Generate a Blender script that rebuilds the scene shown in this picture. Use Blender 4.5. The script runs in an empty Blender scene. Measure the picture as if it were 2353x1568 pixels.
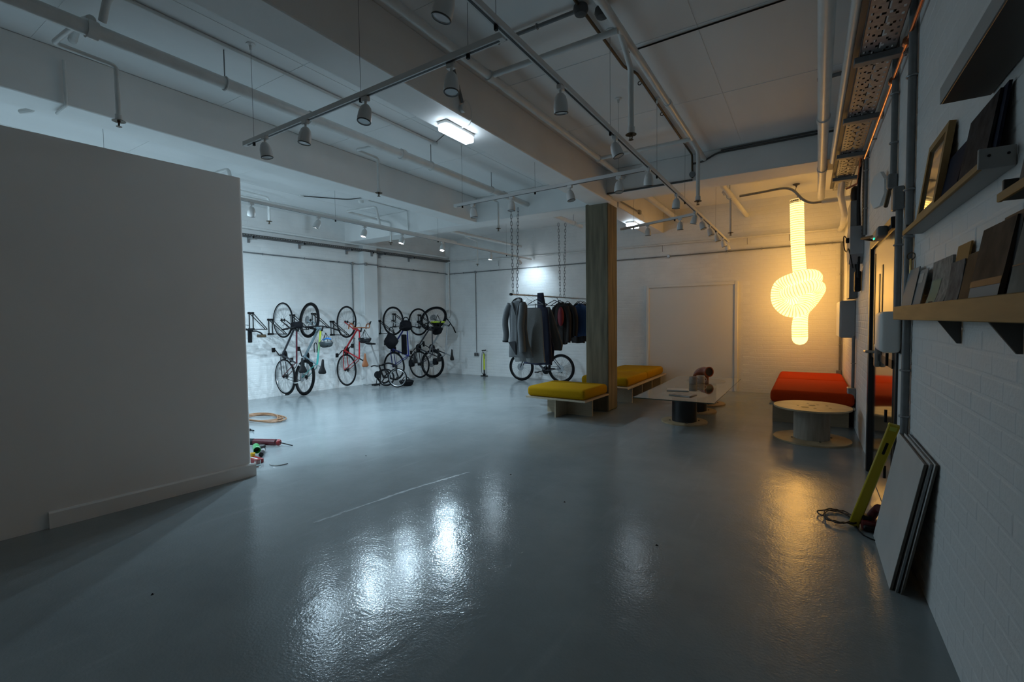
import bpy, bmesh, math, random
from mathutils import Vector, Matrix, Quaternion
random.seed(7)
SC = bpy.context.scene
COL = SC.collection
PI = math.pi

# ---------------------------------------------------------------- camera
CAM_H = 1.45
YAW, PITCH, ROLL = 0.561881, -0.0431488, -0.0125418
def cam_axes():
    cy, sy = math.cos(YAW), math.sin(YAW)
    fwd, right, up = Vector((-sy, cy, 0)), Vector((cy, sy, 0)), Vector((0, 0, 1))
    f2 = fwd*math.cos(PITCH) + up*math.sin(PITCH)
    u2 = up*math.cos(PITCH) - fwd*math.sin(PITCH)
    r3 = right*math.cos(ROLL) + u2*math.sin(ROLL)
    u3 = u2*math.cos(ROLL) - right*math.sin(ROLL)
    return r3, u3, f2
_r, _u, _f = cam_axes()
cam_data = bpy.data.cameras.new('camera')
cam = bpy.data.objects.new('camera', cam_data); COL.objects.link(cam)
cam_data.sensor_width = 36.0; cam_data.lens = 16.5096; cam_data.clip_start = 0.05
cam.matrix_world = Matrix(((_r.x, _u.x, -_f.x, 0), (_r.y, _u.y, -_f.y, 0), (_r.z, _u.z, -_f.z, CAM_H), (0, 0, 0, 1)))
SC.camera = cam

# ---------------------------------------------------------------- world, exposure
SC.view_settings.view_transform = 'Standard'
SC.view_settings.look = 'None'
SC.view_settings.gamma = 1.0
SC.view_settings.use_curve_mapping = False
SC.view_settings.exposure = 0.10
world = bpy.data.worlds.new('night'); SC.world = world; world.use_nodes = True
world.node_tree.nodes['Background'].inputs[0].default_value = (0.02, 0.025, 0.03, 1)
world.node_tree.nodes['Background'].inputs[1].default_value = 0.2
# strengths of the room's own lamps (each lamp is built further down)
SPOT_W = 170.0          # one lit track spotlight
SPOT_COL = (0.60, 0.83, 1.0)
BULK_E = 13.0          # emission of the bulkhead diffusers
KNOT_E = (4.8, 2.5, 0.55)

# ---------------------------------------------------------------- materials
MATS = {}
def mat(name, col=(0.5, 0.5, 0.5), rough=0.5, metal=0.0, noise=0.0, nscale=8.0, bump=0.0, bscale=60.0, emit=None, estr=1.0, spec=None, trans=0.0, stretch=None, col2=None, coat=0.0):
    if name in MATS: return MATS[name]
    m = bpy.data.materials.new(name); m.use_nodes = True
    nt = m.node_tree; b = nt.nodes['Principled BSDF']
    b.inputs['Base Color'].default_value = (*col, 1); b.inputs['Roughness'].default_value = rough
    b.inputs['Metallic'].default_value = metal
    if spec is not None: b.inputs['Specular IOR Level'].default_value = spec
    if trans: b.inputs['Transmission Weight'].default_value = trans
    if coat: b.inputs['Coat Weight'].default_value = coat
    if emit:
        b.inputs['Emission Color'].default_value = (*emit, 1); b.inputs['Emission Strength'].default_value = estr
    tc = nt.nodes.new('ShaderNodeTexCoord'); src = tc.outputs['Object']
    if stretch:
        mp = nt.nodes.new('ShaderNodeMapping'); mp.inputs['Scale'].default_value = stretch
        nt.links.new(src, mp.inputs['Vector']); src = mp.outputs['Vector']
    if noise or col2:
        n = nt.nodes.new('ShaderNodeTexNoise'); n.inputs['Scale'].default_value = nscale; n.inputs['Detail'].default_value = 6
        nt.links.new(src, n.inputs['Vector'])
        mr = nt.nodes.new('ShaderNodeMapRange'); mr.inputs['From Min'].default_value = 0.3; mr.inputs['From Max'].default_value = 0.7
        nt.links.new(n.outputs['Fac'], mr.inputs['Value'])
        mx = nt.nodes.new('ShaderNodeMix'); mx.data_type = 'RGBA'
        c2 = col2 if col2 else tuple(max(0, c*(1-noise)) for c in col)
        mx.inputs[6].default_value = (*c2, 1); mx.inputs[7].default_value = (*col, 1)
        nt.links.new(mr.outputs['Result'], mx.inputs[0]); nt.links.new(mx.outputs[2], b.inputs['Base Color'])
    if bump:
        n2 = nt.nodes.new('ShaderNodeTexNoise'); n2.inputs['Scale'].default_value = bscale; n2.inputs['Detail'].default_value = 4
        nt.links.new(src, n2.inputs['Vector'])
        bp = nt.nodes.new('ShaderNodeBump'); bp.inputs['Strength'].default_value = bump; bp.inputs['Distance'].default_value = 0.01
        nt.links.new(n2.outputs['Fac'], bp.inputs['Height']); nt.links.new(bp.outputs['Normal'], b.inputs['Normal'])
    MATS[name] = m
    return m

mat('wall_paint', (0.82, 0.82, 0.805), 0.55, noise=0.10, nscale=3.0, bump=0.25, bscale=45)
mat('partition_paint', (0.87, 0.86, 0.84), 0.6, noise=0.05, nscale=1.5, bump=0.04, bscale=90)
mat('ceiling_paint', (0.86, 0.86, 0.85), 0.65, noise=0.10, nscale=1.6, bump=0.2, bscale=22, stretch=(1, 0.25, 1))
mat('beam_paint', (0.87, 0.865, 0.85), 0.6, noise=0.08, nscale=2.0, bump=0.12, bscale=30)
mat('concrete', (0.26, 0.225, 0.155), 0.8, col2=(0.12, 0.103, 0.07), nscale=5.0, bump=0.35, bscale=30, stretch=(3.2, 3.2, 0.28))
mat('white_paint', (0.78, 0.78, 0.76), 0.4)
mat('pipe_paint', (0.74, 0.74, 0.72), 0.35, noise=0.12, nscale=9)
mat('track_white', (0.72, 0.72, 0.71), 0.35)
mat('track_slot', (0.03, 0.03, 0.032), 0.5)
mat('galv', (0.36, 0.37, 0.38), 0.38, metal=0.7, noise=0.25, nscale=25)
mat('grey_conduit', (0.20, 0.205, 0.21), 0.45, noise=0.15, nscale=20)
mat('dark_conduit', (0.075, 0.072, 0.07), 0.5)
mat('black', (0.009, 0.009, 0.010), 0.5, spec=0.22)
mat('black_gloss', (0.01, 0.01, 0.011), 0.2)
mat('rubber', (0.009, 0.009, 0.010), 0.8, spec=0.12)
mat('steel', (0.55, 0.55, 0.55), 0.28, metal=1.0)
mat('alu', (0.62, 0.62, 0.63), 0.35, metal=0.9)
mat('brass_dark', (0.10, 0.07, 0.04), 0.5, metal=0.6)
mat('copper', (0.72, 0.30, 0.16), 0.22, metal=1.0)
mat('ply', (0.50, 0.40, 0.27), 0.55, noise=0.18, nscale=6, stretch=(1, 8, 8))
mat('ply_edge', (0.60, 0.50, 0.36), 0.5, noise=0.35, nscale=60, stretch=(0.5, 0.5, 6))
mat('ply_old', (0.52, 0.40, 0.25), 0.5, col2=(0.36, 0.25, 0.13), nscale=7)
mat('drum_wood', (0.36, 0.31, 0.25), 0.7, noise=0.3, nscale=9, stretch=(4, 4, 0.4))
mat('mustard', (0.47, 0.255, 0.006), 0.9, spec=0.08, noise=0.15, nscale=90, bump=0.15, bscale=400)
mat('red_fabric', (0.55, 0.05, 0.006), 0.9, spec=0.08, noise=0.15, nscale=90, bump=0.15, bscale=400)
mat('glass', (0.86, 0.92, 0.90), 0.03, trans=1.0)
mat('glass_edge', (0.02, 0.05, 0.045), 0.15)

# floor: blue-grey epoxy, orange-peel relief, long scuffs
def floor_mat():
    m = bpy.data.materials.new('floor_epoxy'); m.use_nodes = True; nt = m.node_tree; b = nt.nodes['Principled BSDF']; N = nt.nodes.new; L = nt.links.new
    tc = N('ShaderNodeTexCoord')
    n1 = N('ShaderNodeTexNoise'); n1.inputs['Scale'].default_value = 0.9; n1.inputs['Detail'].default_value = 8; n1.inputs['Roughness'].default_value = 0.65
    L(tc.outputs['Object'], n1.inputs['Vector'])
    cr = N('ShaderNodeValToRGB'); cr.color_ramp.elements[0].position = 0.3; cr.color_ramp.elements[1].position = 0.72
    cr.color_ramp.elements[0].color = (0.205, 0.232, 0.240, 1); cr.color_ramp.elements[1].color = (0.285, 0.312, 0.318, 1)
    L(n1.outputs['Fac'], cr.inputs['Fac'])
    # scuffs stretched along the room
    mp = N('ShaderNodeMapping'); mp.inputs['Scale'].default_value = (7.0, 0.8, 1); mp.inputs['Rotation'].default_value = (0, 0, 0.35)
    L(tc.outputs['Object'], mp.inputs['Vector'])
    n2 = N('ShaderNodeTexNoise'); n2.inputs['Scale'].default_value = 1.3; n2.inputs['Detail'].default_value = 10; L(mp.outputs['Vector'], n2.inputs['Vector'])
    r2 = N('ShaderNodeMapRange'); r2.inputs['From Min'].default_value = 0.60; r2.inputs['From Max'].default_value = 0.78; r2.inputs['To Max'].default_value = 0.16; L(n2.outputs['Fac'], r2.inputs['Value'])
    mx = N('ShaderNodeMix'); mx.data_type = 'RGBA'; mx.inputs[7].default_value = (0.46, 0.48, 0.48, 1)
    L(r2.outputs['Result'], mx.inputs[0]); L(cr.outputs['Color'], mx.inputs[6]); L(mx.outputs[2], b.inputs['Base Color'])
    rr = N('ShaderNodeMapRange'); rr.inputs['To Min'].default_value = 0.10; rr.inputs['To Max'].default_value = 0.19; L(n1.outputs['Fac'], rr.inputs['Value']); L(rr.outputs['Result'], b.inputs['Roughness'])
    # relief: fine orange peel + trowel waves
    n3 = N('ShaderNodeTexNoise'); n3.inputs['Scale'].default_value = 70; n3.inputs['Detail'].default_value = 3; L(tc.outputs['Object'], n3.inputs['Vector'])
    n4 = N('ShaderNodeTexNoise'); n4.inputs['Scale'].default_value = 2.2; n4.inputs['Detail'].default_value = 5; n4.inputs['Distortion'].default_value = 0.8; L(tc.outputs['Object'], n4.inputs['Vector'])
    b1 = N('ShaderNodeBump'); b1.inputs['Strength'].default_value = 0.24; b1.inputs['Distance'].default_value = 0.004; L(n3.outputs['Fac'], b1.inputs['Height'])
    b2 = N('ShaderNodeBump'); b2.inputs['Strength'].default_value = 0.16; b2.inputs['Distance'].default_value = 0.03; L(n4.outputs['Fac'], b2.inputs['Height']); L(b1.outputs['Normal'], b2.inputs['Normal'])
    L(b2.outputs['Normal'], b.inputs['Normal'])
    b.inputs['Specular IOR Level'].default_value = 0.36
    MATS['floor_epoxy'] = m
floor_mat()

# ---------------------------------------------------------------- mesh helpers
ORI = {}
def frame_of(d):
    d = Vector(d).normalized()
    a = Vector((0, 0, 1)) if abs(d.z) < 0.9 else Vector((1, 0, 0))
    x = a.cross(d).normalized(); y = d.cross(x).normalized()
    return x, y, d
class MB:
    def __init__(s): s.v = []; s.f = []
    def add(s, vs, fs, M=None):
        o = len(s.v)
        for p in vs: s.v.append(M @ Vector(p) if M else Vector(p))
        s.f += [[i+o for i in f] for f in fs]; return s
    def box(s, a, b, M=None):
        x0, y0, z0 = a; x1, y1, z1 = b
        return s.add([(x0, y0, z0), (x1, y0, z0), (x1, y1, z0), (x0, y1, z0), (x0, y0, z1), (x1, y0, z1), (x1, y1, z1), (x0, y1, z1)],
                     [(0, 3, 2, 1), (4, 5, 6, 7), (0, 1, 5, 4), (1, 2, 6, 5), (2, 3, 7, 6), (3, 0, 4, 7)], M)
    def rbox(s, a, b, r=0.02, seg=2, M=None):
        bm = bmesh.new(); bmesh.ops.create_cube(bm, size=1)
        a = Vector(a); b = Vector(b); c = (a+b)/2; d = b-a
        for v in bm.verts: v.co = Vector((v.co.x*d.x, v.co.y*d.y, v.co.z*d.z)) + c
        bmesh.ops.bevel(bm, geom=bm.edges[:], offset=r, segments=seg, profile=0.5, affect='EDGES')
        bm.verts.index_update()
        s.add([v.co.copy() for v in bm.verts], [[v.index for v in f.verts] for f in bm.faces], M); bm.free(); return s
    def tube(s, pts, r, n=8, closed=False, caps=True, M=None):
        pts = [Vector(p) for p in pts]; k = len(pts)
        rs = r if isinstance(r, (list, tuple)) else [r]*k
        tan = []
        for i in range(k):
            a = pts[(i-1) % k] if (closed or i > 0) else pts[i]
            c = pts[(i+1) % k] if (closed or i < k-1) else pts[i]
            t = (c-a); tan.append(t.normalized() if t.length > 1e-9 else Vector((0, 0, 1)))
        x, y, _ = frame_of(tan[0]); vs = []
        for i in range(k):
            if i:
                q = tan[i-1].rotation_difference(tan[i]); x = q @ x; y = q @ y
            for j in range(n):
                an = 2*PI*j/n; vs.append(pts[i] + (x*math.cos(an) + y*math.sin(an))*rs[i])
        fs = []
        for i in range(k if closed else k-1):
            i2 = (i+1) % k
            for j in range(n):
                j2 = (j+1) % n; fs.append((i*n+j, i*n+j2, i2*n+j2, i2*n+j))
        if caps and not closed:
            fs.append(tuple(range(n-1, -1, -1))); fs.append(tuple((k-1)*n+j for j in range(n)))
        return s.add(vs, fs, M)
    def cyl(s, a, b, r, n=12, r2=None, M=None):
        return s.tube([a, b], [r, r if r2 is None else r2], n, M=M)
    def lathe(s, prof, n=20, c=(0, 0, 0), axis=(0, 0, 1), M=None):
        x, y, d = frame_of(axis); c = Vector(c); vs = []; fs = []; k = len(prof)
        for (r, h) in prof:
            for j in range(n):
                an = 2*PI*j/n; vs.append(c + d*h + (x*math.cos(an) + y*math.sin(an))*max(r, 1e-5))
        for i in range(k-1):
            for j in range(n):
                j2 = (j+1) % n; fs.append((i*n+j, i*n+j2, (i+1)*n+j2, (i+1)*n+j))
        if prof[0][0] > 1e-4: fs.append(tuple(range(n-1, -1, -1)))
        if prof[-1][0] > 1e-4: fs.append(tuple((k-1)*n+j for j in range(n)))
        return s.add(vs, fs, M)
    def torus(s, c, R, r, axis=(0, 1, 0), n=40, m=8, M=None, ry=None):
        x, y, d = frame_of(axis); c = Vector(c); vs = []; fs = []; ry = ry or r
        for i in range(n):
            a = 2*PI*i/n; rad = x*math.cos(a) + y*math.sin(a)
            for j in range(m):
                b = 2*PI*j/m; vs.append(c + rad*(R + r*math.cos(b)) + d*(ry*math.sin(b)))
        for i in range(n):
            for j in range(m):
                fs.append((i*m+j, ((i+1) % n)*m+j, ((i+1) % n)*m+(j+1) % m, i*m+(j+1) % m))
        return s.add(vs, fs, M)
    def prism(s, poly, h0, h1, M=None, axis='z'):
        k = len(poly)
        def P(p, h): return {'z': (p[0], p[1], h), 'y': (p[0], h, p[1]), 'x': (h, p[0], p[1])}[axis]
        vs = [P(p, h0) for p in poly] + [P(p, h1) for p in poly]
        fs = [tuple(range(k-1, -1, -1)), tuple(range(k, 2*k))] + [(i, (i+1) % k, k+(i+1) % k, k+i) for i in range(k)]
        return s.add(vs, fs, M)
    def loft(s, rings, caps=True, M=None):
        n = len(rings[0]); k = len(rings); vs = [p for rg in rings for p in rg]; fs = []
        for i in range(k-1):
            for j in range(n):
                j2 = (j+1) % n; fs.append((i*n+j, i*n+j2, (i+1)*n+j2, (i+1)*n+j))
        if caps: fs.append(tuple(range(n-1, -1, -1))); fs.append(tuple((k-1)*n+j for j in range(n)))
        return s.add(vs, fs, M)
    def ball(s, c, r, n=12, m=8, sc=(1, 1, 1), M=None):
        prof = [(math.sin(PI*i/m), -math.cos(PI*i/m)) for i in range(m+1)]
        vs = []; fs = []
        for (rr, h) in prof:
            for j in range(n):
                a = 2*PI*j/n; vs.append((c[0]+r*sc[0]*rr*math.cos(a), c[1]+r*sc[1]*rr*math.sin(a), c[2]+r*sc[2]*h))
        for i in range(m):
            for j in range(n):
                j2 = (j+1) % n; fs.append((i*n+j, i*n+j2, (i+1)*n+j2, (i+1)*n+j))
        return s.add(vs, fs, M)
    def mesh(s, name, m, off=(0, 0, 0), smooth=True, ang=40):
        off = Vector(off); me = bpy.data.meshes.new(name)
        me.from_pydata([tuple(p-off) for p in s.v], [], s.f); me.validate()
        bm = bmesh.new(); bm.from_mesh(me); bmesh.ops.remove_doubles(bm, verts=bm.verts, dist=1e-6)
        bmesh.ops.recalc_face_normals(bm, faces=bm.faces); bm.to_mesh(me); bm.free()
        me.materials.append(MATS[m] if isinstance(m, str) else m)
        if smooth:
            me.polygons.foreach_set('use_smooth', [True]*len(me.polygons)); me.set_sharp_from_angle(angle=math.radians(ang))
        me.update(); return me
    def build(s, name, m, parent=None, local=False, label=None, smooth=True, ang=40):
        off = (0, 0, 0) if (local or parent is None) else ORI.get(parent.name, (0, 0, 0))
        o = bpy.data.objects.new(name, s.mesh(name, m, off, smooth, ang)); COL.objects.link(o)
        if parent:
            o.parent = parent; ORI[o.name] = ORI.get(parent.name, (0, 0, 0))
        if label: o['label'] = label
        return o
def thing(name, label, cat, loc=(0, 0, 0), group=None, rot=None):
    o = bpy.data.objects.new(name, None); COL.objects.link(o); o.empty_display_size = 0.1
    o.location = loc; ORI[o.name] = tuple(loc)
    if rot is not None: o.matrix_world = Matrix.Translation(loc) @ rot.to_4x4()
    o['label'] = label; o['category'] = cat
    if group: o['group'] = group
    return o
def tag(o, label, cat, group=None):
    o['label'] = label; o['category'] = cat
    if group: o['group'] = group
    return o
def struct(o, label=None, cat=None):
    o['kind'] = 'structure'
    if label: o['label'] = label
    if cat: o['category'] = cat
    return o
def single(name, mb, m, label, cat, base, group=None, ang=40):
    """a thing that is one mesh, its origin at its base"""
    o = bpy.data.objects.new(name, mb.mesh(name, m, base, True, ang)); COL.objects.link(o); o.location = base
    ORI[o.name] = tuple(base)
    return tag(o, label, cat, group)
def inst(src, parent, M, name=None):
    o = src.copy(); COL.objects.link(o)
    if name: o.name = name
    o.parent = parent; o.matrix_local = M
    return o
def catmull(P, k=8):
    P = [Vector(p) for p in P]; Q = [P[0]*2-P[1]] + P + [P[-1]*2-P[-2]]; out = []
    for i in range(1, len(Q)-2):
        a, b, c, d = Q[i-1], Q[i], Q[i+1], Q[i+2]
        for j in range(k):
            t = j/k
            out.append(0.5*((2*b) + (c-a)*t + (2*a-5*b+4*c-d)*t*t + (3*b-a-3*c+d)*t**3))
    out.append(P[-1]); return out

# ================================================================ STRUCTURE
ZC = 3.70            # ceiling
ZB = 3.256           # underside of the beams
XR = 0.53            # right wall
YB = 10.15           # back wall
YN = -2.0            # wall behind the camera
LA = Vector((-9.007, 4.898, 0)); LBp = Vector((-8.534, 10.276, 0))
LD = (LBp-LA).normalized(); LN = Vector((LD.y, -LD.x, 0))      # along / away from the left wall
def LW(s, z, off=0.0): return LA + LD*s + LN*off + Vector((0, 0, z))
LM = Matrix(((LD.x, LN.x, 0, LA.x), (LD.y, LN.y, 0, LA.y), (0, 0, 1, 0), (0, 0, 0, 1)))   # (s, off, z) -> world

fl = MB().box((-10.4, YN-0.2, -0.1), (XR+0.2, YB+0.3, 0)).build('floor', 'floor_epoxy', smooth=False); struct(fl)
ce = MB().box((-10.4, YN-0.2, ZC), (XR+0.2, YB+0.3, ZC+0.15)).build('ceiling', 'ceiling_paint', smooth=False); struct(ce)
wn = MB().box((-10.4, YN-0.2, 0), (XR, YN, ZC)).build('wall_front', 'wall_paint', smooth=False); struct(wn)

def proj(p):
    d = Vector(p) - Vector((0, 0, CAM_H)); z = d.dot(_f)
    if z < 0.05: return None
    return 1176.5+1079.09*d.dot(_r)/z, 784-1079.09*d.dot(_u)/z
BL, BH, JT, BD = 0.228, 0.0775, 0.006, 0.0017
def brick_frustum(w, h):
    a, c = JT/2, JT/2+0.007; m = MB()
    m.add([(a, 0, a), (w-a, 0, a), (w-a, 0, h-a), (a, 0, h-a), (c, BD, c), (w-c, BD, c), (w-c, BD, h-c), (c, BD, h-c)],
          [(4, 5, 6, 7), (0, 1, 5, 4), (1, 2, 6, 5), (2, 3, 7, 6), (3, 0, 4, 7)])
    return m
def brick_wall(wall, M, u0, u1, z1, holes=(), nmax=300):
    """M maps (u, out, z) to the world; bricks stand proud of the wall face; the largest in view are single parts"""
    rng = random.Random(5); cand = []
    R3 = M.to_3x3(); nrm = (R3 @ Vector((0, 1, 0))).normalized()
    row = 0; z = 0.0
    while z + BH <= z1 + 0.001:
        u = u0 - (BL/2 if row % 2 else 0)
        while u < u1:
            a, b = max(u, u0), min(u+BL, u1)
            if b-a > 0.05 and not any(a < h[1] and b > h[0] and z < h[3] and z+BH > h[2] for h in holes):
                c = M @ Vector(((a+b)/2, 0, z+BH/2)); q = proj(c); sc = 0
                if q and -20 < q[0] < 2373 and -20 < q[1] < 1588:
                    d = c - Vector((0, 0, CAM_H)); sc = abs(d.normalized().dot(nrm))/d.length_squared*(b-a)
                cand.append((sc, a, b, z, rng.uniform(-0.0008, 0.0005)))
            u += BL
        z += BH; row += 1
    cand.sort(key=lambda t: -t[0])
    full = brick_frustum(BL, BH).mesh('brick', 'wall_paint', smooth=False); cache = {}
    rest = MB(); nb = 0
    for sc, a, b, z, dz in cand:
        if sc > 0 and nb < nmax:
            w = round(b-a, 3)
            if abs(w-BL) < 1e-3: me = full
            else:
                if w not in cache: cache[w] = brick_frustum(w, BH).mesh('brick', 'wall_paint', smooth=False)
                me = cache[w]
            o = bpy.data.objects.new('brick', me); COL.objects.link(o); o.parent = wall
            o.matrix_world = M @ Matrix.Translation((a, dz, z)); nb += 1
        else:
            bf = brick_frustum(b-a, BH); rest.add(bf.v, bf.f, M @ Matrix.Translation((a, dz, z)))
    o = rest.build('brick_courses', 'wall_paint', wall, smooth=False); o['kind'] = 'stuff'

# back wall, with the boarded-up doorway
wb = MB().box((-10.4, YB, 0), (XR+0.2, YB+0.25, ZC)).build('wall_back', 'wall_paint', smooth=False); struct(wb)
Mback = Matrix(((-1, 0, 0, XR), (0, -1, 0, YB), (0, 0, 1, 0), (0, 0, 0, 1)))
brick_wall(wb, Mback, 0.0, 9.1, 3.68, holes=[(1.66, 3.47, 0, 2.17)])
dp = MB().box((-2.90, YB-0.012, 0.0), (-1.19, YB+0.01, 2.13)).build('door_1', 'white_paint', smooth=False); struct(dp)
for a, b in (((-2.945, YB-0.04, 0), (-2.885, YB, 2.17)), ((-1.215, YB-0.04, 0), (-1.155, YB, 2.17)), ((-2.885, YB-0.04, 2.11), (-1.215, YB, 2.17))):
    MB().rbox(a, b, 0.006, 1).build('door_frame', 'white_paint', dp)
# left wall with its pier
wl = MB().box((-7.2, -0.25, 0), (5.6, 0, ZC), LM).build('wall_left', 'wall_paint', smooth=False); struct(wl)
brick_wall(wl, LM, -1.2, 5.38, 3.68, holes=[(2.47, 2.90, 0, 3.7)])
MB().rbox((2.50, -0.02, 0), (2.88, 0.14, ZC), 0.008, 1, LM).build('pier', 'wall_paint', wl, label='shallow white pier standing out of the bike wall')
# right wall
wr = MB().box((XR, YN-0.2, 0), (XR+0.2, YB+0.2, ZC)).build('wall_right', 'wall_paint', smooth=False); struct(wr)
Mright = Matrix(((0, -1, 0, XR), (1, 0, 0, 0), (0, 0, 1, 0), (0, 0, 0, 1)))
brick_wall(wr, Mright, 0.6, YB, 3.68, holes=[(4.05, 5.62, 0, 2.16)])
# partition (its end corner is rounded plaster)
pa = math.atan2(0.085, 1); PM = Matrix.Translation((-4.478, 2.42, 0)) @ Matrix.Rotation(-pa, 4, 'Z')
pw = MB()
prof = [(0, -4.4)] + [(-0.03+0.03*math.cos(t), -0.03+0.03*math.sin(t)) for t in [0, PI/8, PI/4, 3*PI/8, PI/2]] + [(-0.16, 0), (-0.16, -4.4)]
pw.prism(prof, 0, 2.808, PM); o = pw.build('wall_partition', 'partition_paint'); struct(o)
bb = MB(); q = [(0.0, 0.0), (0.022, 0.0), (0.022, 0.108), (0.012, 0.12), (0.0, 0.12)]
bb.add([(x, -1.40, z) for x, z in q] + [(x, 0.03, z) for x, z in q], [(4, 3, 2, 1, 0), (5, 6, 7, 8, 9)] + [(i, (i+1) % 5, 5+(i+1) % 5, 5+i) for i in range(5)], PM)
o = bb.build('baseboard_partition', 'partition_paint', smooth=False); struct(o)
# beams and column
NB = [0]
def beam(a, b, label):
    NB[0] += 1; struct(MB().rbox(a, b, 0.008, 1).build('trim_%d' % NB[0], 'beam_paint'), label, 'beam')
beam((-2.945, YN, ZB), (-2.595, 7.05, ZC), 'white painted concrete beam running to the column')
beam((-2.945, 7.40, ZB), (-2.595, YB+0.1, ZC), 'white beam between column and back wall')
beam((-5.50, YN, ZB), (-5.15, 7.05, ZC), 'white beam above the end of the partition')
beam((-10.3, 7.02, ZB-0.005), (-2.62, 7.43, ZC), 'white cross beam left of the column')
beam((-2.62, 6.86, ZB+0.075), (XR+0.1, 7.36, ZC), 'white cross beam right of the column')
cm = MB().rbox((-3.01, 7.01, 0), (-2.635, 7.425, ZB+0.02), 0.012, 1)
co = cm.build('concrete_column', 'concrete'); struct(co, 'raw board-marked concrete column beside the mustard bench', 'column')
# fine cast seams of the ceiling slab
for x in (-0.75, -3.75, -6.4, -7.6):
    MB().box((x-0.003, YN, ZC-0.003), (x+0.003, YB, ZC+0.01)).build('cast_seam', 'ceiling_paint', ce, smooth=False)
for y in (1.2, 2.6, 3.9, 5.2, 8.7):
    MB().box((-10.2, y-0.003, ZC-0.003), (XR, y+0.003, ZC+0.01)).build('cast_seam', 'ceiling_paint', ce, smooth=False)

# ================================================================ LIGHTING TRACKS AND LAMPS
ZT = 2.955            # top of the tracks hang here
mat('lens_off', (0.42, 0.43, 0.43), 0.15, coat=0.5)
mat('lens_on', (0.9, 0.95, 1.0), 0.3, emit=(0.80, 0.91, 1.0), estr=160.0)
mat('bulk_glow', (0.9, 0.95, 1.0), 0.3, emit=(0.72, 0.87, 1.0), estr=BULK_E)
mat('knot_paper', (0.85, 0.75, 0.5), 0.8, emit=KNOT_E, estr=1.0)
mat('knot_rib', (0.55, 0.42, 0.22), 0.7, emit=(0.86, 0.60, 0.21), estr=1.0)
def track(name, a, b, label, wires=()):
    """a white three-circuit track from a to b (world xy) with its suspension wires"""
    a = Vector((a[0], a[1], ZT)); b = Vector((b[0], b[1], ZT)); d = (b-a).normalized(); sd = Vector((-d.y, d.x, 0))
    M = Matrix(((d.x, sd.x, 0, a.x), (d.y, sd.y, 0, a.y), (0, 0, 1, a.z), (0, 0, 0, 1))); ln = (b-a).length
    t = thing(name, label, 'light track', tuple(a), 'white lighting tracks')
    MB().box((0, -0.018, -0.034), (ln, 0.018, 0), M).build('rail', 'track_white', t, smooth=False)
    MB().box((0.03, -0.007, -0.0355), (ln-0.03, 0.007, -0.030), M).build('slot', 'track_slot', t, smooth=False)
    MB().box((-0.012, -0.019, -0.035), (0.012, 0.019, 0.001), M).build('end_cap', 'track_white', t, smooth=False)
    for w in wires:
        p = a + d*w
        MB().cyl(p, (p.x, p.y, ZC), 0.0016, 5).build('suspension_wire', 'grey_conduit', t)
        MB().lathe([(0.0, 0), (0.035, 0), (0.035, -0.006), (0.012, -0.014), (0.008, -0.05), (0.0, -0.05)], 12, (p.x, p.y, ZC)).build('ceiling_rose', 'white_paint', t)
        MB().box((w-0.008, -0.008, -0.06), (w+0.008, 0.008, -0.033), M).build('wire_grip', 'black', t, smooth=False)
    return t
track('light_track', (-3.95, 2.18), (-1.36, 2.12), 'white lighting track crossing the room nearest the camera', (0.13, 1.45, 2.35))
track('light_track', (-1.33, -1.0), (-1.33, 10.12), 'long white lighting track running from above the camera to the back wall', (3.0, 4.6, 5.95, 7.25, 9.6))
track('light_track', (-3.86, 4.80), (-1.36, 4.72), 'white lighting track crossing in front of the column', (0.12, 1.2, 2.2))
track('light_track', (-2.62, 7.60), (-1.36, 7.12), 'short white lighting track crossing just behind the column', (0.25, 1.0))
track('light_track', (-5.72, 0.3), (-5.72, 10.0), 'white lighting track in the bike bay behind the partition beam', (1.5, 4.1, 6.3, 8.6))

# one spotlight of each kind, then copies
_sp = {}
def spot_proto(lit):
    body = MB().lathe([(0.0, 0.0), (0.020, 0.004), (0.034, 0.022), (0.043, 0.055), (0.046, 0.095), (0.044, 0.118), (0.036, 0.119), (0.034, 0.112), (0.0, 0.112)], 20)
    _sp[lit] = dict(
        body=body.mesh('lamp_body', 'track_white'),
        ring=MB().torus((0, 0, 0.117), 0.041, 0.0045, (0, 0, 1), 24, 6).mesh('trim_ring', 'dark_conduit'),
        lens=MB().lathe([(0.0, 0.1165), (0.0365, 0.1165), (0.0365, 0.1135), (0, 0.1135)], 20).mesh('lens', 'lens_on' if lit else 'lens_off'),
        adapter=MB().rbox((-0.028, -0.017, -0.03), (0.028, 0.017, 0.0), 0.004, 1).mesh('track_adapter', 'track_white'),
        stem=MB().tube([(0, 0, -0.028), (0, 0, -0.075)], 0.0085, 8).mesh('stem', 'track_white'))
spot_proto(False); spot_proto(True)
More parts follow.
